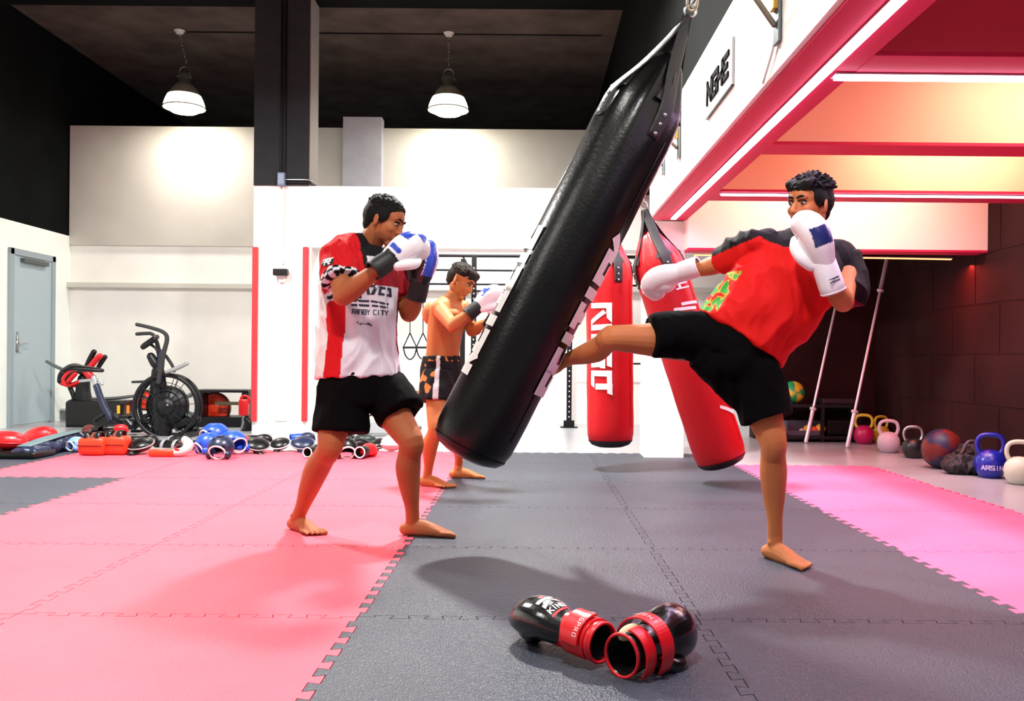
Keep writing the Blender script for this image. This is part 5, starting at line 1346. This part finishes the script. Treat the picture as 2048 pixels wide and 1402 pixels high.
    MB().tube([Vector((f1.x, Y-0.25, FZ+0.03)), Vector((f1.x, Y+0.25, FZ+0.03))], [0.03, 0.03], sub=1).build('rear_crossbar', S, t, smooth=True)
    MB().tube([Vector((f2.x+0.1, Y-0.28, FZ+0.03)), Vector((f2.x+0.1, Y+0.28, FZ+0.03))], [0.03, 0.03], sub=1).build('front_crossbar', S, t, smooth=True)
    tb('front_foot', [W(330, 868), W(370, 868), W(395, 858)], 0.02, S)
    MB().lathe([(0.012, -0.002), (0.012, 0.004)], W(335, 810, -0.11), (0, 1, 0), 14).build('hub_bolt', STEEL, t)
air_bike()
def ski_console():
    Y = 10.9
    W = lambda px, py, dy=0.0: at(px, py, Y+dy)
    t = thing('recumbent_trainer', 'black recumbent trainer with red padded seat and long grey side lever behind the air bike', 'exercise machine', ground(170, 850))
    S = mat('bike_frame_paint', '#14161c')
    def tb(name, pts, r, m, n=12): MB().tube(pts, r if isinstance(r, list) else [r]*len(pts), n=n).build(name, m, t, smooth=True)
    tb('side_lever', [W(94, 723), W(112, 733), W(132, 742)], [0.020, 0.022, 0.022], mat('lever_grey', '#5a6164', 0.5))
    tb('seat_bolster', [W(127, 762), W(132, 748), W(150, 735), W(168, 745)], [(0.05, 0.12), (0.06, 0.14), (0.055, 0.14), (0.04, 0.1)], VINB, 18)
    tb('red_seat_side', [W(128, 766), W(145, 770), W(163, 764)], [(0.035, 0.10)]*3, VINR, 16)
    tb('red_seat_side', [W(137, 762, -0.12), W(150, 748, -0.12)], [0.03, 0.03], VINR)
    tb('back_handle', [W(172, 736), W(180, 718), W(188, 704)], [0.030, 0.032, 0.034], VINB)
    tb('red_upright', [W(176, 740, -0.05), W(190, 722, -0.05), W(200, 712, -0.05)], [(0.035, 0.05)]*3, VINR)
    tb('back_handle', [W(194, 740, 0.05), W(202, 726, 0.05), W(210, 714, 0.05)], [0.024, 0.03, 0.03], VINB)
    tb('column', [W(168, 758), W(166, 785), W(170, 815)], [(0.07, 0.08), (0.09, 0.09), (0.11, 0.10)], S, 18)
    tb('red_column_side', [W(172, 742, -0.1), W(180, 752, -0.1)], 0.05, VINR)
    tb('brace', [W(140, 775), W(148, 795), W(150, 820)], 0.028, S)
    tb('rail', [W(150, 798), W(220, 797), W(270, 792)], [0.02, 0.02, 0.02], mat('rail_grey', '#6a6e70', 0.4, 0.6))
    MB().tube([W(150, 805), W(150, 850)], [(0.05, 0.2), (0.05, 0.2)], n=16, side=(1, 0, 0)).build('rear_stand', S, t, smooth=True)
    MB().box((W(205, 828).x, Y, (W(205, 800).z+FZ)/2), (0.70, 0.42, W(205, 800).z-FZ), bev=0.03).build('base_housing', VINB, t)
    for px, c in ((237, '#e8b31c'), (256, '#e07b1c')):
        p = W(px, 819, -0.22); MB().box(p, (0.035, 0.01, 0.10)).build('warning_mark', mat('mark'+c[1:], c, 0.5), t)
ski_console()
def rower():
    Y = 11.1
    W = lambda px, py, dy=0.0: at(px, py, Y+dy)
    t = thing('storage_bench', 'low black bench frame with orange-red discs, right of the air bike', 'bench', ground(440, 850))
    S = mat('bike_frame_paint', '#14161c')
    p0, p1 = W(398, 781), W(506, 781)
    MB().box(((p0.x+p1.x)/2, Y, p0.z), (p1.x-p0.x, 0.4, 0.03)).build('top_rail', S, t)
    for px in (408, 500):
        p = W(px, 820); MB().box((p.x, Y, (p0.z+FZ)/2), (0.09, 0.4, p0.z-FZ), bev=0.01).build('end_panel', S, t)
    q0 = W(400, 846); MB().box(((p0.x+p1.x)/2, Y, (q0.z+FZ)/2+0.03), (p1.x-p0.x, 0.42, 0.16), bev=0.01).build('base', S, t)
    p = W(470, 806); MB().box((p.x, Y-0.1, p.z), (0.42, 0.05, 0.04)).build('slide_rail', mat('rail_olive', '#4c4a32', 0.5), t)
    for px, r in ((430, 0.20), (292, 0.13)):
        tt = thing('weight_plate', 'orange-red disc standing in the black bench, right of the fan wheel' if px == 430 else 'orange-red disc seen through the left of the fan wheel', 'weight plate', W(px, 815) )
        c = W(px, 816 if px == 430 else 800, 0.05)
        MB().lathe([(0.02, -0.03), (r*0.35, -0.035), (r*0.4, -0.02), (r*0.85, -0.02), (r*0.9, -0.035), (r, -0.03), (r, 0.03), (0.02, 0.03)], c, (0, 1, 0), 40).build('disc', VINO, tt, smooth=True)
        MB().torus(c+Vector((0, -0.03, 0)), r*0.96, 0.010, (0, 1, 0), n=40).build('rim', S, tt, smooth=True)
    M = Matrix.Translation(W(447, 827, -0.02)) @ Matrix.Rotation(-0.5, 4, 'Y')
rower()
g = ground(488, 862); Yc = 10.4
t = thing('clamp_stand', 'small red clamp head on a chrome post beside the left red wall strip', 'clamp stand', at(489, 862, Yc))
c = at(488, 815, Yc)
MB().box(c, (0.11, 0.10, 0.20), bev=0.025).build('clamp_head', VINR, t, smooth=True)
MB().torus(at(490, 800, Yc), 0.05, 0.016, (0, 1, 0), n=20).build('clamp_loop', VINR, t, smooth=True)
MB().tube([at(487, 828, Yc), at(486, 848, Yc), at(480, 866, Yc)], [0.02, 0.018, 0.018]).build('post', STEEL, t, smooth=True)
MB().tube([at(492, 838, Yc), at(502, 850, Yc), at(484, 868, Yc)], [0.03, 0.05, 0.03]).build('base', DSTEEL, t, smooth=True)

# ------------------------------------------------------------------ back room: rig, suspension trainer, dark bench
def rig():
    Y = 11.35
    t = thing('power_rig', 'black perforated steel training rig with pull-up bars in the back room', 'training rig', at(1030, 848, Y))
    M_ = DSTEEL
    zt = at(940, 512, Y).z
    for px in (921, 947, 1139):
        dy = 0.35 if px == 921 else 0
        x = at(px, 700, Y).x
        MB().box((x, Y+dy, (zt+FZ)/2), (0.065, 0.065, zt-FZ)).build('upright', M_, t)
        MB().box((x, Y+dy, FZ+0.006), (0.22, 0.20, 0.012)).build('foot_plate', M_, t)
        MB().box((x, Y+dy-0.01, FZ+0.05), (0.14, 0.03, 0.09), bev=0.01).build('foot_gusset', M_, t)
        if dy == 0:
            mb = MB()
            for k in range(30):
                mb = MB(); mb.lathe([(0.010, 0), (0.010, 0.003)], (x, Y-0.034, 0.12+k*0.066), (0, -1, 0), 8)
                if 0.12+k*0.066 < zt-0.05: mb.build('hole', mat('hole_light', '#d5d3d8', 0.6), t)
    x0, x1 = at(800, 600, Y).x, at(1290, 600, Y).x
    for py, r in ((512, 0.022), (541, 0.014), (569, 0.014)):
        z = at(1000, py, Y).z
        MB().tube([(x0, Y, z), (x1, Y, z)], [r, r], sub=1).build('crossbar', M_, t, smooth=True)
    z = at(960, 582, Y).z
    MB().tube([(at(947, 600, Y).x, Y, z), (at(990, 600, Y).x, Y, z)], [0.012, 0.012], sub=1).build('crossbar', M_, t, smooth=True)
    MB().tube([at(925, 512, Y), at(945, 545, Y)], [0.012, 0.012], sub=1).build('brace', M_, t, smooth=True)
    x0, x1 = at(1142, 600, Y).x, at(1288, 600, Y).x; z = at(1200, 727, Y).z
    MB().tube([(x0, Y+0.2, z), (x1, Y+0.2, z)], [0.012, 0.012], sub=1).build('low_crossbar', M_, t, smooth=True)
rig()
Y = 11.35
t = thing('suspension_trainer', 'pair of black hanging strap handles between the left fighter and the bare-chested one', 'suspension trainer', at(833, 700, Y))
for px, top in ((820, 548), (846, 590)):
    MB().tube([at(px, 548, Y), at(px, 668, Y)], [0.006, 0.006], sub=1).build('strap', BLK, t, smooth=True)
    MB().tube([at(px, 666, Y), at(px-13, 694, Y)], [0.008, 0.008], sub=1).build('triangle_strap', BLK, t, smooth=True)
    MB().tube([at(px, 666, Y), at(px+13, 694, Y)], [0.008, 0.008], sub=1).build('triangle_strap', BLK, t, smooth=True)
    MB().tube([at(px-13, 695, Y), at(px+13, 695, Y)], [0.014, 0.014], sub=1).build('grip', BLK, t, smooth=True)
    MB().tube([at(px-13, 696, Y), at(px-9, 711, Y), at(px, 719, Y), at(px+9, 711, Y), at(px+13, 696, Y)], [0.009]*5).build('foot_loop', BLK, t, smooth=True)
MB().tube([at(815, 547, Y), at(850, 547, Y)], [0.012, 0.012], sub=1).build('anchor_bar', BLK, t, smooth=True)
MB().tube([at(832, 547, Y), at(832, 511, Y+0.0)], [0.008, 0.008], sub=1).build('anchor_strap', BLK, t, smooth=True)
g = at(825, 830, 10.8)
t = thing('padded_bench', 'dark green-black padded bench end behind the left fighter\'s hip', 'bench', (at(800, 800, 10.8).x, 10.8, 0))
MB().tube([at(770, 792, 10.8), at(800, 790, 10.8), at(846, 794, 10.8)], [(0.09, 0.13), (0.09, 0.14), (0.06, 0.1)], n=18, side=(0, 0, 1)).build('seat', DGRN, t, smooth=True)
MB().box((at(800, 800, 10.8).x, 10.8, 0.14), (0.10, 0.2, 0.32)).build('stand', DSTEEL, t)
MB().box((at(800, 800, 10.8).x, 10.8, FZ+0.015), (0.5, 0.3, 0.03)).build('foot_plate', DSTEEL, t)
z = at(760, 838, 11.6)
tag(MB().box(((at(640, 838, 11.7).x+at(870, 838, 11.7).x)/2, 11.7, at(760, 833, 11.7).z), (1.5, 0.25, 0.07), bev=0.01).build('low_shelf', mat('shelf_grey', '#77797c', 0.5)), 'low grey plank against the back wall behind the left fighter', 'shelf') if False else None

# ------------------------------------------------------------------ right side: kettlebells, balls, barbells, racks
def kettlebell(label, px, py, w, body, handle, logo=None, rot=0.0):
    g = ground(px, py); g.y += w/2; g = Vector((g.x*1.0, g.y, FZ))
    t = thing('kettlebell', label, 'kettlebell', g, 'kettlebells along the dark wall')
    R = w/2; M = Matrix.Translation(g) @ Matrix.Rotation(rot, 4, 'Z')
    MB(M).lathe([(0.0001, 0), (R*0.55, 0.0), (R*0.66, R*0.06), (R*0.92, R*0.45), (R, R*0.9), (R*0.93, R*1.32), (R*0.72, R*1.66), (R*0.42, R*1.84), (0.0001, R*1.9)], n=36, cap0=False, cap1=False).build('body', body, t, smooth=True)
    MB(M).tube([(-R*0.52, 0, R*1.45), (-R*0.80, 0, R*2.05), (-R*0.72, 0, R*2.62), (-R*0.35, 0, R*2.86), (R*0.35, 0, R*2.86), (R*0.72, 0, R*2.62), (R*0.80, 0, R*2.05), (R*0.52, 0, R*1.45)], [R*0.17, R*0.15, R*0.15, R*0.16, R*0.16, R*0.15, R*0.15, R*0.17], n=14, sub=5).build('handle', handle, t, smooth=True)
    if logo:
        vs, fs = [], []
        for q in strokes_to_quads(word(logo[0], -0.5*len(logo[0])*R*0.28, R*0.62, R*0.28, R*0.26, R*0.06)):
            k = len(vs)
            for p in q:
                z = p.y; rr = R*0.99 if 0.5*R < z < 1.2*R else R*0.95
                a = p.x/rr; vs.append((math.sin(a)*(rr+0.003), -math.cos(a)*(rr+0.003), z))
            fs.append((k, k+1, k+2, k+3))
        MB(M).add(vs, fs).build('logo', logo[1], t)
    return t
KW = mat('kettle_white', '#c9c3cc', 0.4); KB = mat('kettle_black', '#16161a', 0.35); KBL = mat('kettle_blue', '#13209c', 0.3, coat=0.3); KR = mat('kettle_red_purple', '#b81a5c', 0.35); KY = mat('kettle_yellow', '#c9bd3a', 0.4)
KWG = mat('kettle_white_green', '#c6cfb8', 0.4)
kettlebell('red-purple kettlebell with a yellow handle next to the right barbell', 1735, 886, 0.215, KR, KY, rot=-0.3)
kettlebell('yellow-green kettlebell half hidden behind the pale one', 1769, 884, 0.20, KY, KY, rot=0.3)
kettlebell('pale grey kettlebell, first of the pale ones from the barbells', 1786, 903, 0.215, KW, KW, rot=-0.25)
kettlebell('black kettlebell with a bare steel handle beside the pale grey one', 1836, 914, 0.20, KB, STEEL, rot=-0.2)
kettlebell('glossy blue kettlebell with small white and pink lettering', 1996, 954, 0.23, KBL, KBL, logo=('ARSIN', mat('logo_pale', '#cfc4f0', 0.5)), rot=-0.3)
kettlebell('white-green kettlebell cut by the right edge of the photo', 2056, 967, 0.215, KWG, KWG, rot=-0.3)
def medball(label, px, py, R, z0, m1, m2, cat='medicine ball', Y=None):
    g = ground(px, py) if Y is None else Vector((at(px, py, Y).x, Y, 0)); g.z = z0+R
    t = thing('medicine_ball', label, cat, (g.x, g.y, z0))
    mm = mat('ball_'+label[:14].replace(' ', '_'), m1, 0.45, attr='col')
    vs = MB().ell((0, 0, 0), R, None, 32)
    me = vs.mesh(); me.transform(Matrix.Translation(g))
    a = me.color_attributes.new('col', 'FLOAT_COLOR', 'POINT')
    for i, v in enumerate(me.vertices):
        q = v.co-g; an = math.atan2(q.z, q.x)
        a.data[i].color = (*(srgb(m1) if int((an+PI)/(PI/3)+0.4) % 2 else srgb(m2)), 1)
    link('panels', me, mm, t)
    MB().torus(g, R*1.002, 0.004, (0.3, 1, 0.1), n=40).build('seam', mat('ball_seam', '#101214', 0.6), t, smooth=True)
    return t
medball('dark medicine ball with an orange and blue sheen among the kettlebells', 1884, 932, 0.165, FZ, '#1c2246', '#6e1f18')  # panels alternate dark red and navy
g = ground(1838, 925)
g = ground(1936, 944)
t = thing('mesh_bag', 'crumpled dark bag slumped between the medicine ball and the blue kettlebell', 'bag', (g.x, g.y, FZ))
mb = MB(Matrix.Translation((g.x, g.y+0.05, FZ))); mb.ell((0, 0, 0.08), (0.15, 0.13, 0.085)); mb.ell((0.05, 0.03, 0.16), (0.09, 0.09, 0.07)); mb.ell((-0.11, -0.02, 0.06), (0.07, 0.08, 0.05))
blob(mb, 'sack', mat('dark_bag_cloth', '#221d20', 0.6, bump=0.4, bscale=60), t, 0.008, 2, wrinkle=(0.03, 13, 6))
MB(Matrix.Translation((g.x, g.y, FZ))).tube([(-0.05, 0.0, 0.17), (0.0, 0.0, 0.26), (0.09, 0.02, 0.25), (0.12, 0.03, 0.19)], [0.012]*4).build('handle', mat('bag_grey', '#57494f', 0.6), t, smooth=True)
def barbell(label, foot, top, collar):
    foot, top = Vector(foot), Vector(top); d = (top-foot); L = d.length; d.normalize()
    t = thing('barbell', label, 'barbell', foot)
    CH = mat('chrome_bar', '#e3dde0', 0.3, 0.35)
    MB().tube([foot+d*0.38, top-d*0.38], [0.014, 0.014], n=14, sub=1).build('shaft', CH, t, smooth=True)
    for a, b in ((foot, foot+d*0.36), (top-d*0.36, top)): MB().tube([a, b], [0.021, 0.021], n=16, sub=1).build('sleeve', CH, t, smooth=True)
    for s in (0.37, L-0.37): MB().lathe([(0.036, -0.012), (0.036, 0.012)], foot+d*s, d, 20).build('collar', CH, t, smooth=True)
    return t
ft = ground(1695, 892); tp = at(1774, 517, 9.40)
barbell('steel barbell leaning on the dark wall, right one of the two', (ft.x, ft.y, 0.0), tp, 0)
ft2 = ground(1612, 883); tp2 = at(1694, 508, 9.94)
barbell('steel barbell leaning on the dark wall, left one, partly behind the kicker\'s elbow', (ft2.x, ft2.y, 0.0), tp2, 0)
# storage rack with bin
Yr = 9.58
x0, x1 = at(1560, 850, Yr).x, at(1722, 850, Yr).x
RK = mat('rack_black', '#17171a', 0.45, 0.3)
t = thing('storage_rack', 'low black storage rack behind the barbells', 'rack', ((x0+x1)/2, Yr+0.1, FZ))
for z in (FZ+0.05, at(1600, 812, Yr).z): MB().box(((x0+x1)/2, Yr+0.16, z), (x1-x0, 0.36, 0.035)).build('shelf', RK, t, bevel=0.005)
for x in (x0+0.02, (x0+x1)/2+0.02, x1-0.02):
    for y in (Yr, Yr+0.32): MB().box((x, y, (at(1600, 806, Yr).z+FZ)/2), (0.035, 0.035, at(1600, 806, Yr).z-FZ)).build('post', RK, t)
zs = FZ+0.0675
t = thing('storage_bin', 'clear-sided grey bin on the rack\'s lower shelf by the left barbell', 'bin', (at(1598, 860, Yr).x, Yr+0.15, zs))
bx0, bx1 = at(1576, 860, Yr).x, at(1650, 860, Yr).x
BIN = mat('bin_grey', '#55505c', 0.4)
for c, s in ((((bx0+bx1)/2, Yr+0.15, zs+0.008), (bx1-bx0, 0.22, 0.012)), ((bx0+0.006, Yr+0.15, zs+0.08), (0.012, 0.22, 0.15)), ((bx1-0.006, Yr+0.15, zs+0.08), (0.012, 0.22, 0.15)), (((bx0+bx1)/2, Yr+0.255, zs+0.08), (bx1-bx0, 0.012, 0.15)), (((bx0+bx1)/2, Yr+0.042, zs+0.03), (bx1-bx0, 0.008, 0.05))):
    MB().box(c, s).build('panel', BIN, t)
for px, z, c, l in ((1615, 0.05, '#f0952a', 'orange ball at the left in the grey bin'), (1640, 0.055, '#f0a53a', 'orange-yellow ball at the right in the grey bin'), (1628, 0.042, '#e2553a', 'red ball in the middle of the grey bin'), (1603, 0.03, '#cfc8bc', 'small pale ball at the left end of the grey bin')):
    p = at(px, 860, Yr+0.12); r = z
    tag(MB().ell((p.x, Yr+0.11, zs+0.016+r), r).build('small_ball', mat('small_ball_'+c[1:], c, 0.5), smooth=True), l, 'ball', 'small balls in the bin')
medball('green, blue and yellow ball on top of the black rack', 1586, 800, 0.125, at(1600, 812, Yr).z+0.018, '#1d9a58', '#e3c02c', 'ball', Y=Yr+0.16)
# black box / stereo and dumbbells on rack's right side
p = at(1690, 850, Yr)
tag(MB().box((p.x-0.02, Yr+0.16, at(1600, 812, Yr).z+0.018+0.03), (0.42, 0.24, 0.06), bev=0.015).build('flat_case', mat('case_dark', '#2b1f27', 0.5)), 'flat dark case on top of the rack between the barbells', 'case')
tag(MB().box((p.x-0.0, Yr+0.16, zs+0.09), (0.36, 0.26, 0.17), bev=0.02).build('black_box', BLK), 'black box on the rack\'s lower shelf between the two barbells', 'box')
# unseen lamp bodies added for the fill lights in the bays and back room
for (x, y, z, w_, lab) in ((3.0, 5.9, 2.66, 1.2, 'added unseen warm batten lamp on the bay ceiling behind the second cross beam'), (3.0, 4.4, 2.66, 1.2, 'added unseen warm batten lamp on the bay ceiling behind the first cross beam'),
                           (2.6, 7.0, 2.66, 1.6, 'added unseen batten lamp on the bay ceiling in front of the pale beam')):
    t = thing('added_batten_lamp', lab, 'ceiling lamp', (x, y, z))
    MB().box((x, y, 2.725), (w_+0.06, 0.34, 0.05), bev=0.008).build('housing', WHITE, t)
    MB().box((x, y, 2.69), (w_, 0.28, 0.02), bev=0.006).build('diffuser', mat('warm_fill_diffuser', '#ffe3cf', 0.5, emit='#ffd2b0', estr=2.0), t)
t = thing('added_batten_lamp', 'added unseen long batten lamp fixed high behind the header in the back room', 'ceiling lamp', (-0.3, 11.0, 2.8))
MB().box((-0.3, 11.0, 2.86), (2.66, 0.34, 0.06), bev=0.008).build('housing', WHITE, t)
for dx in (-1.1, 1.1): MB().tube([(-0.3+dx, 10.35, 2.79), (-0.3+dx, 10.95, 2.85)], [0.015, 0.015], sub=1).build('support_arm', BLK, t)
